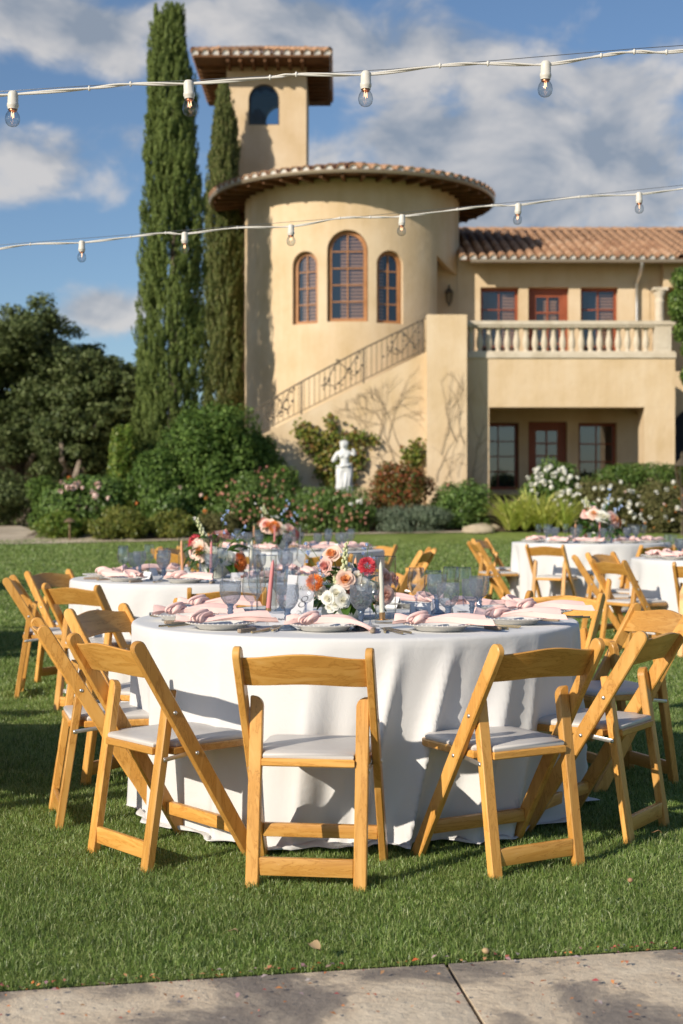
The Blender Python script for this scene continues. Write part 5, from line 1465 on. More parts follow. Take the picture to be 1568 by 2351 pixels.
# ---------------------------------------------------------------- flowers
def pm(name, a, b=None): return leafmat(name, [a, b or a], .55, .28, .25)
FM = {'peach_in': pm('peach_petal', (.80, .40, .15), (.82, .50, .24)), 'peach_out': pm('blush_petal', (.80, .58, .46), (.82, .66, .56)), 'pink_in': pm('rose_petal', (.74, .36, .30), (.78, .45, .38)), 'pink_out': pm('pale_rose_petal', (.78, .52, .45), (.80, .60, .54)),
      'dusty_in': pm('dusty_petal', (.66, .36, .28), (.70, .42, .34)), 'white': pm('ivory_petal', (.80, .79, .72), (.82, .82, .78)), 'white_in': pm('cream_petal', (.80, .78, .64), (.82, .80, .70)), 'orange': pm('dahlia_orange', (.78, .24, .05), (.82, .36, .10)),
      'red': pm('dahlia_coral', (.70, .07, .10), (.80, .16, .17)), 'coral': pm('coral_petal', (.78, .26, .20), (.82, .40, .32)), 'blue': pm('delphinium_petal', (.36, .47, .72), (.55, .64, .80)), 'green': pm('bud_green', (.20, .30, .07), (.34, .42, .14)),
      'snap': pm('snapdragon_petal', (.62, .66, .36), (.74, .74, .54)), 'leaf': leafmat('florist_leaf', [(.03, .075, .014), (.06, .13, .022), (.10, .19, .035)], .35, .25, .5), 'stem': mat('green_stem', (.10, .17, .04), .5),
      'bowl': mat('white_ceramic', (.74, .75, .68), .35, coat=.2)}
def rose_mesh(R, mi, mo, seed, n=22, open_=1.0):
    rng = random.Random(seed); m = MB()
    for i in range(n):
        t = i/(n-1); a = i*2.39996+rng.uniform(-.2, .2); span = .75+.35*t; NV, NQ = 5, 6; g = []
        m.cur = 0 if t < .5 else 1
        for v in range(NV):
            vv = v/(NV-1); row = []
            for q in range(NQ):
                qq = q/(NQ-1)*2-1
                rad = R*(.07+.80*t*open_)*(.30+.70*vv**.8)+R*.22*t*t*max(0, vv-.6)*2.5
                z = R*(.95-.62*t)*(vv**.9)*(1-.22*qq*qq*vv)-R*.12*t*max(0, vv-.7)*2-R*.25*(1-t)*0
                rad *= 1+.05*math.sin(qq*5+i)*vv
                row.append((rad*math.cos(a+qq*span), rad*math.sin(a+qq*span), z-R*.3))
            g.append(row)
        m.loft(g, False, False)
    me = bpy.data.meshes.new('rose'); me.from_pydata([tuple(p) for p in m.v], [], m.f)
    for q in (mi, mo): me.materials.append(q)
    me.polygons.foreach_set('material_index', m.m); me.polygons.foreach_set('use_smooth', [True]*len(me.polygons)); me.update(); return me
def dahlia_mesh(R, mt, n, seed, wide=.30):
    rng = np.random.default_rng(seed); i = np.arange(n)+.5; ph = i*2.39996; ct = 1-1.35*i/n; st = np.sqrt(np.maximum(0, 1-ct*ct))
    d = np.stack([st*np.cos(ph), st*np.sin(ph), ct], 1); d = nrm(d+rng.normal(size=d.shape)*.05); up = np.array([[0, 0, 1.]]); N = nrm(up-d*(d*up).sum(1, keepdims=True)+1e-4)
    k = (.55+.45*(i/n))[:, None]; L = R*.62*k; W = R*wide*k
    b = d*R*(.34+.06*k); tip = d*R*(1.0-.18*(1-k)); mid = (b+tip)*.5; B = nrm(np.cross(N, d))
    V = np.stack([b, mid+B*W*.5+N*W*.32, tip+N*W*.15, mid-B*W*.5+N*W*.32, mid-N*W*.06], 1).reshape(-1, 3)
    o = np.arange(n)[:, None]*5; Fq = np.concatenate([o+np.array([[0, 1, 4]]), o+np.array([[1, 2, 4]]), o+np.array([[2, 3, 4]]), o+np.array([[3, 0, 4]])])
    return np_mesh('dahlia', V, Fq, mt)
def bigleaf_mesh(seed):
    m = MB(); L, W = .085, .036; A, B_, C = [], [], []
    for k in range(6):
        q = k/5; w = W*.5*math.sin(PI*min(1, q*.96+.04))**.8; z = .018*math.sin(q*2.4)-.02*q*q; A.append((-w, q*L, z+.006)); B_.append((0, q*L, z)); C.append((w, q*L, z+.006))
    m.loft([A, B_, C], False, False); return m.mesh('leaf', FM['leaf'], True, 180)
FLW = {'peach': rose_mesh(.034, FM['peach_in'], FM['peach_out'], 1), 'pink': rose_mesh(.033, FM['pink_in'], FM['pink_out'], 2), 'dusty': rose_mesh(.034, FM['dusty_in'], FM['pink_out'], 3), 'white': rose_mesh(.022, FM['white_in'], FM['white'], 4, 18), 'white2': rose_mesh(.018, FM['white_in'], FM['white'], 5, 14),
       'coral': rose_mesh(.038, FM['coral'], FM['pink_out'], 7), 'orange': dahlia_mesh(.033, FM['orange'], 110, 1), 'red': dahlia_mesh(.036, FM['red'], 90, 2, .34)}
BIGLEAF = bigleaf_mesh(1)
def dirM(c, d, s=1.0, spin=0.0):
    d = Vector(d).normalized(); q = d.to_track_quat('Z', 'Y'); return Matrix.Translation(c) @ q.to_matrix().to_4x4() @ Matrix.Rotation(spin, 4, 'Z') @ Matrix.Scale(s, 4)
def arrangement(loc, label, flowers, sprigs, spikes, seed, fill=22, upper=10):
    """flowers = (kind, local position, facing, scale); bowl of flowers standing on a table"""
    t = thing('flower_arrangement', label, 'flowers', loc, 0, 'low flower arrangements on the tables'); rg = random.Random(seed)
    m = MB(); m.lathe([(.0, 0), (.040, 0), (.042, .004), (.055, .012), (.068, .030), (.073, .052), (.072, .056), (.068, .052), (.060, .035), (.0, .030)], 36); m.build('bowl', FM['bowl'], t, True, 60)
    for kind, p, d, s in flowers:
        nm = 'dahlia' if kind in ('orange', 'red') else 'rose'
        put(nm, FLW[kind], t, dirM(p, d, s*(1.38 if kind[:5] == 'white' else 1.2), rg.uniform(0, 6)))
    m = MB()
    for kind, p, d, s in flowers: p = Vector(p); m.tube([(0, 0, .035), p*.5+Vector((0, 0, .02)), p-Vector(d).normalized()*.008], .0022, 5)
    m.build('stems', FM['stem'], t)
    for i in range(fill):
        a = 2*PI*i/fill+rg.uniform(-.2, .2); z = rg.choice((.05, .06, .075, .10)); r = rg.uniform(.045, .07)
        M = Matrix.Translation((r*math.cos(a), r*math.sin(a), z)) @ Euler((rg.uniform(-.55, .35), rg.uniform(-.4, .4), a-PI/2)).to_matrix().to_4x4() @ Matrix.Scale(rg.uniform(.9, 1.35), 4)
        put('leaf', BIGLEAF, t, M)
    for i in range(upper):      # foliage between the blooms
        a = rg.uniform(0, 2*PI); z = rg.uniform(.09, .17); r = rg.uniform(.02, .075)
        M = Matrix.Translation((r*math.cos(a), r*math.sin(a), z)) @ Euler((rg.uniform(.1, 1.1), rg.uniform(-.5, .5), a-PI/2)).to_matrix().to_4x4() @ Matrix.Scale(rg.uniform(.7, 1.05), 4)
        put('leaf', BIGLEAF, t, M)
    for p0, p1, mt, sz, n in sprigs:       # airy delphinium sprigs
        m = MB(); p0 = Vector(p0); p1 = Vector(p1); m.tube([p0, p0.lerp(p1, .5)+Vector((.004, 0, .004)), p1], [.0016, .0013, .0008], 5); m.build('sprig_stem', FM['stem'], t)
        rng = np.random.default_rng(seed+7); Vs = []; Qs = []; off = 0
        for k in range(n):
            q = .42+.6*k/n; c = p0.lerp(p1, q)+Vector((rg.uniform(-.022, .022), rg.uniform(-.012, .012), rg.uniform(-.008, .012)))
            d = nrm(rng.normal(size=(6, 3))*.7+np.array([rg.uniform(-1, 1), -.8, .2])); V, Q = leaf_geo(np.array(c)+d*sz*.4, rng.normal(size=(6, 3)), sz, sz*.62, rng, d); Vs.append(V); Qs.append(Q+off); off += len(V)
        put('sprig_blossom', np_mesh('sprig_blossom', np.concatenate(Vs), np.concatenate(Qs), FM[mt]), t)
    for p0, p1, n in spikes:               # snapdragon spikes
        m = MB(); p0 = Vector(p0); p1 = Vector(p1); m.tube([p0, p1], [.003, .0016], 6); ax = (p1-p0).normalized(); s = ax.cross(Vector((0, 1, 0))).normalized(); u = s.cross(ax)
        m.build('spike_stem', FM['stem'], t); m = MB()
        for k in range(n):
            q = .35+.67*k/n; a = k*2.4; r = .012*(1.25-q*.75); c = p0.lerp(p1, q)+(s*math.cos(a)+u*math.sin(a))*r
            m.sphere(c, .0095*(1.35-q*.8), 7, 5, (.9, .9, 1.25))
        m.build('spike_bud', FM['snap'] if n < 30 else FM['green'], t, True, 180)
    return t
MT['candle_glass'] = glass('candle_glass', (.965, .975, .972), .03, 14, .10, .03, .45, 4.0)
MT['brass'] = mat('brushed_copper', (.72, .42, .20), .32, 1.0)
def candle(x, y, z, colour, label_c, label_v, lean=0.0, hgt=.265, rad=.0425):
    v = thing('glass_cylinder', label_v, 'vase', (x, y, z), 0, 'glass candle cylinders'); m = MB()
    m.lathe([(.0, 0), (rad, 0), (rad, .012), (rad, hgt), (rad-.0025, hgt), (rad-.0025, .013), (.0, .012)], 40); m.build('cylinder', MT['candle_glass'], v, True, 60)
    m = MB(); m.lathe([(rad+.0004, hgt-.002), (rad+.0008, hgt+.0005), (rad-.0028, hgt+.0005), (rad-.0028, hgt-.002)], 40); m.build('rim', MT['clear_stem'], v, True, 60)
    c = thing('taper_candle', label_c, 'candle', (x-.3*rad*(1 if lean < 0 else -.4), y, z+.0122), 0, 'tapered candles'); c.rotation_euler = (0, lean, 0)
    m = MB(); m.lathe([(.024, 0), (.024, .002), (.012, .003), (.0125, .030), (.010, .030)], 18, cap=True); m.build('holder', MT['brass'], c, True, 40)
    m = MB(); m.lathe([(.0105, .026), (.0105, .05), (.0088, .17), (.0072, .215), (.0035, .228), (.001, .231)], 16, cap=True); m.build('wax', CANDLE[colour], c, True, 60)
    m = MB(); m.tube([(0, 0, .230), (.0008, 0, .240)], .0008, 5); m.build('wick', MT['card'], c)
CANDLE = {'pink': mat('pink_wax', (.78, .27, .27), .4), 'white': mat('ivory_wax', (.76, .72, .62), .4), 'orange': mat('orange_wax', (.80, .38, .20), .4)}

# ---------------------------------------------------------------- laying the tables
SECT = [(270, 'nearest'), (234, 'front left'), (198, 'left side'), (162, 'back left'), (126, 'rear left'), (90, 'rear middle'), (54, 'rear right'), (18, 'back right'), (342, 'right side'), (306, 'front right')]
def seat_names(phis):
    """give every seat of a table the nearest free sector name"""
    left = list(SECT); out = {}
    pairs = sorted((abs((p-a+180) % 360-180), p, nm) for p in phis for a, nm in SECT)
    used = set()
    for d, p, nm in pairs:
        if p in out or nm in used: continue
        out[p] = nm; used.add(nm)
    return out
def setting(T, z, phi, where, seed, full=True, nap=None, glasses=True, rp=.70):
    rg = random.Random(seed); u = Vector((math.cos(R_(phi)), math.sin(R_(phi)))); f = -u; r = Vector((f.y, -f.x)); T = Vector(T); rz = R_(phi)+PI/2
    p = T+u*rp
    item('plate', p.x, p.y, z, rg.uniform(0, 6), f'ivory plate with beaded rim at the {where}')
    a = rz+(nap if nap is not None else rg.uniform(-.5, .5)+rg.choice((0, PI)))
    napkin(NAPS[seed % 4], p.x, p.y, z+.024, a, f'pink knotted napkin on the plate at the {where}')
    if glasses:
        q = T+u*(rp-.20)+r*.12; item('goblet', q.x, q.y, z, rg.uniform(0, 6), f'blue pressed glass goblet at the {where}')
        q = T+u*(rp-.13)+r*.205; item('wine', q.x, q.y, z, 0, f'clear stemmed wine glass at the {where}')
    q = T+u*(rp-.195)-r*.03; c = item('card', q.x, q.y, z, rz+rg.uniform(-.2, .2), f'folded white name card at the {where}')
    if full:
        q = p+r*.185; item('knife', q.x, q.y, z, rz+rg.uniform(-.06, .06), f'wooden handled knife at the {where}')
        q = p-r*.175; item('fork', q.x, q.y, z, rz+rg.uniform(-.1, .1), f'gold fork beside the plate at the {where}')
    return c
def lay(T, z, name, phis, seed, skip=(), full=False):
    nm = seat_names(phis)
    for i, ph in enumerate(phis):
        if nm[ph] in skip: continue
        setting(T, z, ph, f'{nm[ph]} seat of the {name}', seed+i, full)
def chairs(T, name, phis, group, rho=1.19, tweak={}):
    nm = seat_names(phis); rg = random.Random(hash(name) % 1000 if False else len(name))
    for ph in phis:
        rh, off = tweak.get(ph, (rho, 0)); a = R_(ph)
        x, y = T[0]+rh*math.cos(a), T[1]+rh*math.sin(a)
        place_chair(x, y, a+PI/2+R_(off)+rg.uniform(-.03, .03), f'wood folding chair at the {nm[ph]} seat of the {name}', group)

T1, T2, T3, T4, T5, T6 = (.056, 5.90), (-.86, 9.39), (-.48, 14.5), (2.91, 16.6), (3.50, 12.6), (-2.95, 5.95)
T7, T8 = (-4.33, 11.6), (-6.3, 18.4)
P1 = [263, 233, 197, 155, 119, 83, 56, 22, 331, 296.5]
chairs(T1, 'front table', P1, 'chairs around the front table', 1.19, {263: (1.22, 0), 233: (1.15, -13), 197: (1.06, -3), 155: (1.06, 0), 56: (1.80, 0), 22: (1.29, 0), 296.5: (1.15, 3), 331: (1.08, -5)})
chairs(T2, 'second table on the left', [187, 235, 279, 318, 355, 30, 66, 105, 150], 'chairs around the second table', 1.19, {187: (1.08, 0), 235: (1.05, 0)})
chairs(T3, 'third table behind the flowers', [180, 215, 250, 285, 340, 5, 50, 90, 135, 160], 'chairs around the third table')
chairs(T4, 'far table on the right', [150, 190, 240, 290, 325, 5, 60, 105], 'chairs around the far right table')
chairs(T5, 'table cut by the right edge', [172, 207, 243, 280, 137, 100], 'chairs around the table at the right edge')
chairs(T6, 'table outside the left edge', [20, 56, 92, 344, 308], 'chairs around the table beyond the left edge')
chairs(T7, 'second table outside the left edge', [2, 40, 78, 326, 290], 'chairs around the second table beyond the left edge')
chairs(T8, 'third table outside the left edge', [5, 50, 95, 320, 275], 'chairs around the third table beyond the left edge')
Z1 = table(T1, 'round table hidden under the white cloth of the front table', 'white cloth draped to the grass over the large front table', 1, 420, .056, 1.5)
Z2 = table(T2, 'round table hidden under the cloth of the second table left', 'white cloth of the second table, behind the front table at left', 2)
Z3 = table(T3, 'round table hidden under the cloth of the third table', 'white cloth of the third table, seen behind the central flowers', 3)
Z4 = table(T4, 'round table hidden under the cloth of the far right table', 'white cloth of the far table in front of the strappy clump', 4)
Z5 = table(T5, 'round table hidden under the cloth at the right edge', 'white cloth of the table cut off by the right edge', 5)
Z6 = table(T6, 'round table beyond the left edge of the view', 'white cloth of the table just beyond the left edge', 6, 120)
Z7 = table(T7, 'second round table beyond the left edge of the view', 'white cloth of the second table beyond the left edge', 7, 120)
Z8 = table(T8, 'third round table beyond the left edge of the view', 'white cloth of the third table beyond the left edge', 8, 120)

# front table: settings where the photograph shows them
N1 = seat_names(P1); F1 = 'front table'
def at(u, v, z): y = (HC-z)*F/(v-1175.5); return X(u, y), y
def plate1(u, v, ph, nap, me=None, dx=0, dy=0, cut=True):
    x, y = at(u, v, Z1+.01); w = f'{N1[ph]} seat of the {F1}'
    item('plate', x, y, Z1, 0, f'ivory plate with beaded rim at the {w}')
    napkin(me or NAPS[int(ph) % 4], x+dx, y+dy, Z1+.024, nap, f'pink knotted napkin on the plate at the {w}')
    u_ = Vector((math.cos(R_(ph)), math.sin(R_(ph)))); r = Vector((-u_.y, u_.x))
    rz = R_(ph)+PI/2
    if cut:
        q = Vector((x, y))+r*.185-u_*.0; item('knife', q.x, q.y, Z1, rz+.05, f'wooden handled knife at the {w}')
        q = Vector((x, y))+r*.225+u_*.01; item('butter', q.x, q.y, Z1, rz+.12, f'gold butter knife beside the wooden knife at the {w}')
        for k, nmx in ((0, 'inner'), (1, 'outer')):
            q = Vector((x, y))-r*(.175+.032*k)+u_*(.01*k); o = item('fork', q.x, q.y, Z1, rz-.08*k-.05, f'{nmx} gold fork beside the plate at the {w}')
plate1(745, 1441, 263, .02, NAP_DROP, -.015, -.02)
plate1(508, 1437, 233, .18, NAPS[1], -.04, 0)
plate1(1010, 1441, 296.5, -.12, NAPS[2], -.04, -.02)
plate1(1180, 1426, 331, -.32, NAPS[0], -.03, -.02)
plate1(425, 1418, 197, .15, NAPS[3], 0, 0)
plate1(475, 1398, 155, .05, NAPS[0], 0, 0)
plate1(1240, 1408, 22, -.05, NAPS[3], -.02, 0)
plate1(1145, 1398, 56, PI+.15, NAPS[1], .02, 0)
plate1(945, 1389, 83, PI-.2, NAPS[2], .02, 0, False)
plate1(700, 1386, 119, .2, NAPS[1], 0, 0, False)
for (u, d), w in zip([(829, 5.30), (660, 5.32), (529, 5.60), (1029, 5.45), (1084, 5.78), (646, 6.30), (1100, 6.05), (1003, 6.20)],
                     ['right of the central flowers, nearest', 'before the table number card', 'at the left end of the front table', 'right of the white candle, nearest', 'tallest at the right of the front table', 'behind the pink candle', 'partly hidden at the far right of the front table', 'partly hidden behind the wine glasses at right']):
    item('goblet', X(u, d), d, Z1, u*.1, f'blue pressed glass goblet {w}')
for (u, d), w in zip([(578, 5.50), (702, 5.45), (850, 5.50), (956, 5.95), (995, 5.66), (1035, 6.05), (1064, 6.0), (590, 5.95), (672, 6.0)],
                     ['left of the pink candle', 'in front of the table number card', 'behind the goblet nearest the flowers', 'standing alone right of the white candle', 'beside the goblet right of the white candle', 'behind the right hand goblets', 'between the two right hand goblets', 'behind the pink candle at left', 'behind the table number card']):
    item('wine', X(u, d), d, Z1, 0, f'clear stemmed wine glass {w} on the front table')
for u, v, rz, lab, txt in ((764, 1422, .06, 'front table name card facing the camera behind the nearest napkin', 'Matt Bingham'), (638, 1434, .42, 'front table name card at the tip of the front left napkin', 'Amy Bingham'), (1058, 1416, .50, 'front table name card below the right hand goblets', 'Al Carney'),
                      (965, 1412, .12, 'front table name card just behind the front right napkin', None), (1012, 1400, .5, 'front table name card between the wine glasses at right', None), (905, 1396, -1.0, 'front table name card beside the white candle cylinder', None)):
    x, y = at(u, v, Z1); c = item('card', x, y, Z1, rz, lab); LASTC = c
    if txt: card_text(c, txt)
# table number card in its wire holder
def table_number():
    y = 5.74; x = X(685, y); t = thing('table_number_card', 'tall white table number card in a wire stand beside the flowers', 'card', (x, y, Z1)); lean = R_(-8)
    m = MB(); m.box(-.056, -.0006, .020, .056, .0006, .185); c = m.build('number_card', MT['card'], t)
    c.rotation_euler = (R_(-6), R_(5), R_(10))
    for body, sz, zz in (('Table', .040, .138), ('8', .075, .078)):
        o = bpy.data.objects.new('lettering', text_mesh(body, sz, .4)); link(o, c); o.matrix_basis = Matrix.Translation((0.004, -.0012, zz)) @ Matrix.Rotation(PI/2, 4, 'X')
    m = MB()
    for dy in (-.006, .006): m.tube([(.0+.011*math.cos(2*PI*i/20), dy-.002, .032+.011*math.sin(2*PI*i/20)) for i in range(21)], .0010, 6)
    m.tube([(0, -.002, .021), (0, -.002, .004)], .0012, 6); m.tube([(.03*math.cos(2*PI*i/24), .03*math.sin(2*PI*i/24), .002) for i in range(25)], .0016, 6); m.tube([(0, -.002, .004), (0.02, -.015, .0025), (0.027, -.013, .002)], .0012, 6); m.build('wire_stand', MT['zincp'], t, True, 180)
table_number()
candle(X(612, 5.92), 5.92, Z1, 'pink', 'pink taper candle leaning in the cylinder left of the flowers', 'glass cylinder round the leaning pink candle on the front table', R_(5.5), .262)
candle(X(885, 5.66), 5.66, Z1, 'white', 'ivory taper candle in a copper holder right of the flowers', 'glass cylinder round the ivory candle on the front table', R_(-1.5), .266)
candle(X(812, 6.22), 6.22, Z1, 'orange', 'orange taper candle half hidden behind the front flowers', 'glass cylinder half hidden behind the front flowers', R_(1), .262)

def flowers_front():
    y0 = 5.88; x0 = X(800, y0); L0 = Vector((x0, y0, Z1))
    def q(u, v, d): return P(u, v, d)-L0
    fl = [('peach', q(762, 1272, 5.84), (-.35, -.8, .6), 1.05), ('peach', q(793, 1330, 5.78), (.05, -1, .25), 1.02), ('pink', q(746, 1299, 5.82), (-.6, -.7, .1), 1.0), ('orange', q(722, 1337, 5.76), (-.3, -.9, .3), 1.0), ('red', q(843, 1300, 5.80), (.25, -.9, .45), 1.0),
          ('dusty', q(885, 1325, 5.88), (.7, -.6, .3), 1.0), ('dusty', q(884, 1366, 5.84), (.5, -.85, 0), 1.05), ('pink', q(905, 1330, 5.98), (.9, -.3, .3), .95), ('pink', q(800, 1352, 5.83), (.2, -.8, -.1), .9),
          ('white', q(772, 1362, 5.75), (0, -1, .4), 1.15), ('white', q(752, 1374, 5.75), (-.5, -.9, .1), 1.0), ('white2', q(770, 1388, 5.74), (0, -1, .1), 1.0), ('white', q(787, 1378, 5.74), (.3, -1, .2), 1.05), ('white2', q(758, 1394, 5.75), (-.3, -1, 0), 1.0),
          ('white', q(735, 1360, 5.78), (-.7, -.7, .2), 1.0), ('white2', q(718, 1363, 5.79), (-.8, -.6, .2), 1.0), ('white', q(832, 1340, 5.80), (.4, -.9, .3), 1.0), ('white2', q(820, 1322, 5.82), (.3, -.9, .5), 1.0), ('white', q(850, 1345, 5.82), (.5, -.8, .3), 1.0), ('white2', q(800, 1300, 5.86), (.2, -.8, .6), 1.0),
          ('white', q(780, 1340, 5.95), (-.1, .6, .6), 1.1), ('peach', q(830, 1320, 6.0), (.3, .8, .5), 1.0), ('pink', q(770, 1320, 6.0), (-.4, .8, .4), 1.0)]
    sp = [(q(770, 1350, 5.84), q(700, 1238, 5.84), 'blue', .017, 5), (q(760, 1345, 5.84), q(690, 1262, 5.8), 'blue', .015, 4), (q(830, 1340, 5.88), q(848, 1236, 5.9), 'blue', .016, 5), (q(815, 1330, 5.84), q(803, 1285, 5.84), 'blue', .018, 4), (q(755, 1345, 5.82), q(712, 1290, 5.8), 'blue', .014, 3), (q(830, 1340, 5.86), q(855, 1270, 5.86), 'blue', .016, 4)]
    sk = [(q(784, 1380, 5.80), q(795, 1246, 5.80), 26), (q(730, 1345, 5.80), q(692, 1322, 5.80), 20), (q(775, 1360, 5.82), q(770, 1310, 5.82), 14)]
    t = arrangement(tuple(L0), 'flower arrangement of peach roses, dahlias and white roses on the front table', fl, sp, sk, 5, 40, 26)
    m = MB(); m.sphere(q(744, 1331, 5.78), .0085, 10, 8, (1, 1, 1.1)); m.build('bud', mat('yellow_bud', (.50, .36, .06), .5), t, True, 180)
flowers_front()

def flowers(T, z, label, seed, spin=0.0, s=1.0):
    rg = random.Random(seed); fl = []
    kinds = ['pink', 'white', 'orange', 'white', 'white', 'coral', 'white', 'orange', 'white', 'peach', 'white', 'red' if seed % 2 else 'pink', 'white2', 'peach', 'white', 'white2', 'dusty', 'white', 'white', 'pink', 'white', 'white2', 'coral', 'white', 'white2', 'peach', 'white']
    rg.shuffle(kinds)
    for i, k in enumerate(kinds):
        a = spin+2*PI*i*.382; e = -.25+1.45*((i*.618) % 1); r = .085+.03*rg.random(); d = Vector((math.cos(a)*math.cos(e), math.sin(a)*math.cos(e), math.sin(e)))
        fl.append((k, tuple(Vector((d.x*.12, d.y*.10, .075+d.z*.115))), tuple(d+Vector((0, -.4, 0))), rg.uniform(.95, 1.25)))
    sp = [((.0, 0, .08), (.05+.03*rg.random(), -.02, .30), 'blue', .018, 6), ((0, 0, .08), (-.13, -.02, .27), 'white', .016, 6), ((.03, 0, .08), (.14, -.02, .22), 'blue', .018, 6)]
    o = arrangement((T[0], T[1], z), label, fl, sp, [((-.02, 0, .1), (-.09, -.03, .25), 18)], seed, 40); o.scale = (1.35*s, 1.35*s, 1.55*s); return o
flowers((T2[0]+.03, T2[1]), Z2, 'flower arrangement with a big pale pink rose on the second table', 3, .4)
flowers((T3[0]-.18, T3[1]), Z3, 'flower arrangement with a crimson dahlia on the third table', 5, 1.5, 1.15)
flowers((T4[0]+.08, T4[1]-.05), Z4, 'coral and white flower arrangement on the far right table', 8, 2.4, 1.35)
flowers((T5[0], T5[1]), Z5, 'flower arrangement on the table cut by the right edge', 6, .9)
for T, z, nm, dx in ((T2, Z2, 'second table', .03), (T3, Z3, 'third table', -.18), (T4, Z4, 'far right table', .08), (T5, Z5, 'right edge table', 0)):
    candle(T[0]+dx-.02, T[1]-.20, z, 'pink', f'pink taper candle in front of the flowers on the {nm}', f'glass cylinder in front of the flowers on the {nm}', R_(1))
    candle(T[0]+dx-.22, T[1]+.12, z, 'orange', f'orange taper candle left of the flowers on the {nm}', f'glass cylinder left of the flowers on the {nm}', R_(-2))
    candle(T[0]+dx+.22, T[1]+.02, z, 'white', f'ivory taper candle right of the flowers on the {nm}', f'glass cylinder right of the flowers on the {nm}', R_(3))
lay(T2, Z2, 'second table', [187, 226, 262, 298, 334, 10, 46, 90, 120, 150], 20, (), True)
lay(T3, Z3, 'third table', [180, 215, 250, 285, 320, 356, 35, 72, 108, 145], 40)
lay(T4, Z4, 'far right table', [150, 190, 228, 262, 298, 335, 10, 50, 90, 120], 60)
lay(T5, Z5, 'right edge table', [172, 207, 243, 280, 137, 100], 80)
# ---------------------------------------------------------------- festoon lights overhead
MT['cable'] = mat('white_cable', (.62, .60, .55), .5)
MT['wire'] = mat('steel_wire', (.22, .22, .22), .4, .8)
MT['socket'] = mat('white_socket', (.60, .575, .51), .45)
MT['bulb'] = glass('bulb_glass', (.84, .86, .87), .09)
MT['filament'] = mat('filament', (.9, .55, .3), .4, .3, .5, (1.0, .55, .28), 3.0)
MT['bulb_cap'] = mat('bulb_base', (.55, .24, .12), .35, .7)
def lights(label, y, sockets, cable, wirepts, s=1.0, slope=0.0):
    """sockets = (u, v of the cable at the socket); cable = extra waypoints"""
    pts = sorted([tuple(p)+(1,) for p in sockets]+[tuple(p)+(0,) for p in cable])
    yy = lambda u: y+slope*(u-784)/784
    c0 = P(pts[0][0], pts[0][1], yy(pts[0][0])); t = thing('string_lights', label, 'string lights', tuple(c0), 0, 'white festoon light strings overhead')
    W = [P(u, v, yy(u))-c0 for u, v, k in pts]; path = []
    n = len(W)
    for i in range(n-1):     # Catmull-Rom through the waypoints
        p0, p1, p2, p3 = W[max(i-1, 0)], W[i], W[i+1], W[min(i+2, n-1)]
        for k in range(14):
            q = k/14; path.append(.5*((2*p1)+(p2-p0)*q+(2*p0-5*p1+4*p2-p3)*q*q+(3*p1-p0-3*p2+p3)*q*q*q))
    path.append(W[-1])
    for sgn in (0, PI):
        m = MB(); m.tube([p+Vector((0, .0030*s*math.cos(i*.23+sgn), .0030*s*math.sin(i*.23+sgn))) for i, p in enumerate(path)], .0036*s, 7); m.build('cable', MT['cable'], t, True, 180)
    m = MB(); m.tube([P(u, v, yy(u)+.012)-c0 for u, v in wirepts], .0013*s, 5); m.build('support_wire', MT['wire'], t, True, 180)
    rg = random.Random(int(y*10))
    for u, v, k in pts:
        if not k:
            m = MB(); m.sphere(P(u, v, yy(u))-c0, .0075*s, 8, 6, (.7, 1, 1.3)); m.build('cable_tie', MT['cable'], t, True, 180); continue
        c = P(u, v, yy(u))-c0; M = Matrix.Translation(c) @ Euler((rg.uniform(-.05, .05), rg.uniform(-.07, .07), rg.uniform(0, 6))).to_matrix().to_4x4()
        m = MB(); m.M = M; m.lathe([(.002, .011), (.012, .010), (.0165, .004), (.0175, -.004), (.0178, -.030), (.0195, -.032), (.0198, -.041), (.0170, -.046), (.0165, -.052), (.010, -.052)], 20, cap=True)
        so = m.build('lamp_socket', MT['socket'], t, True, 40)
        m = MB(); m.M = M; m.lathe([(.0135, -.050), (.0140, -.056), (.0178, -.062), (.0225, -.070), (.0250, -.081), (.0250, -.088), (.0222, -.099), (.0150, -.107), (.006, -.1105), (.0005, -.111)], 24); m.build('bulb', MT['bulb'], so, True, 180)
        m = MB(); m.M = M; m.lathe([(.013, -.052), (.013, -.058), (.004, -.060)], 14, cap=True); m.build('bulb_base', MT['bulb_cap'], so, True, 60)
        m = MB(); m.M = M; m.tube([(-.005, 0, -.060), (-.007, 0, -.078), (-.003, 0, -.066), (0, 0, -.082), (.003, 0, -.066), (.007, 0, -.078), (.005, 0, -.060)], .0011, 5); m.build('filament', MT['filament'], so, True, 180)
lights('near string of clear bulbs crossing high in front of the tower', 4.8, [(-380, 255), (30, 217), (433, 192), (840, 171), (1253, 148), (1665, 108)],
       [(-560, 250), (-180, 232), (205, 203), (300, 193), (620, 178), (680, 171), (1010, 151), (1120, 146), (1380, 128), (1456, 119), (1530, 120), (1760, 112), (2050, 85)],
       [(-560, 246), (205, 197), (480, 182), (900, 159), (1456, 112), (2050, 72)])
lights('farther string of small clear bulbs crossing in front of the turret', 8.0, [(-280, 600), (-48, 578), (188, 557), (424, 537), (668, 520), (923, 497), (1190, 471), (1467, 446), (1745, 415)],
       [(-420, 600), (-160, 582), (70, 561), (300, 544), (380, 535), (545, 523), (780, 501), (850, 499), (1050, 481), (1130, 472), (1330, 452), (1600, 429), (1900, 395)],
       [(-420, 597), (70, 557), (545, 519), (840, 496), (1330, 450), (1900, 390)])

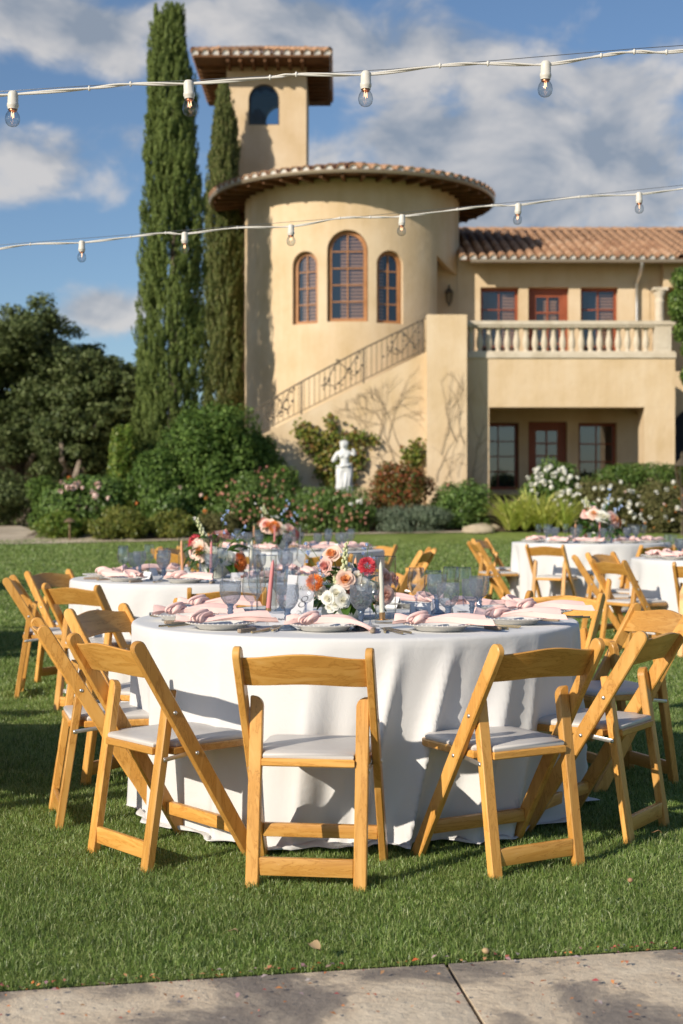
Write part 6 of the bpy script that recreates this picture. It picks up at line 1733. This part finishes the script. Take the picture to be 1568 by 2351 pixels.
# ---------------------------------------------------------------- fallen petals and leaves
def petals():
    rng = np.random.default_rng(77); n = 260
    m = leafmat('fallen_petal', [(.50, .10, .04), (.62, .22, .06), (.60, .34, .16), (.46, .06, .08), (.46, .44, .44), (.34, .18, .08)], .7, .1, .2)
    x = rng.uniform(-1.05, 1.15, n); y = np.array([rng.uniform(3.28, edge_y(a)-.004)if rng.random() < .62 else edge_y(a)-abs(rng.normal(0, .035)) for a in x])
    Pt = np.stack([x, y, np.full(n, .0255)], 1); N = rng.normal(size=(n, 3))*.22+np.array([0, 0, 1]); s = rng.uniform(.007, .022, n)
    V, Q = leaf_geo(Pt, N, s, s*.6, rng, None, .25); o = bpy.data.objects.new('fallen_petals', np_mesh('fallen_petals', V, Q, m)); link(o)
    tag(o, 'scattered orange and red petals fallen on the concrete paving', 'petals', kind='stuff')
petals()
def dry_leaf(u, v, s, label, seed, cat='leaf', round_=False):
    y = HC*F/(v-1175.5); rg = random.Random(seed); m = MB(); A, B_, C = [], [], []
    if round_: m.sphere((0, 0, .0), s, 10, 8, (1, 1, .8))
    else:
        for k in range(6):
            q = k/5; w = s*.32*math.sin(PI*min(1, q*.94+.04))**.8; z = .006+s*.18*math.sin(q*5); A.append((-w, q*s, z+s*.12)); B_.append((0, q*s, z)); C.append((w, q*s, z+s*.10))
        m.loft([A, B_, C], False, False)
    o = m.build('pebble' if round_ else 'dry_leaf', DL[seed % 2], None, True, 180); o.location = (X(u, y), y, gz(0, y)+(.032 if not round_ else .034)); o.rotation_euler = (.2, .1, rg.uniform(0, 6)); tag(o, label, cat, 'fallen leaves on the lawn' if not round_ else None)
DL = [mat('dry_leaf_brown', (.34, .19, .10), .7), mat('dry_leaf_tan', (.42, .30, .16), .7)]
dry_leaf(1495, 1907, .055, 'curled brown leaf on the grass beside the right side chair', 2)
dry_leaf(1518, 1938, .035, 'small orange leaf on the grass at the right edge', 4)
dry_leaf(712, 2205, .05, 'tan leaf on the grass near the paving edge, below the nearest chair', 5)
dry_leaf(545, 2172, .028, 'pale scrap of leaf on the grass left of the tan leaf', 3)
dry_leaf(1447, 2045, .009, 'small round seed on the grass at the lower right', 6, 'seed', True)
dry_leaf(1115, 2212, .010, 'pale round pebble at the lawn edge right of the paving joint', 7, 'pebble', True)
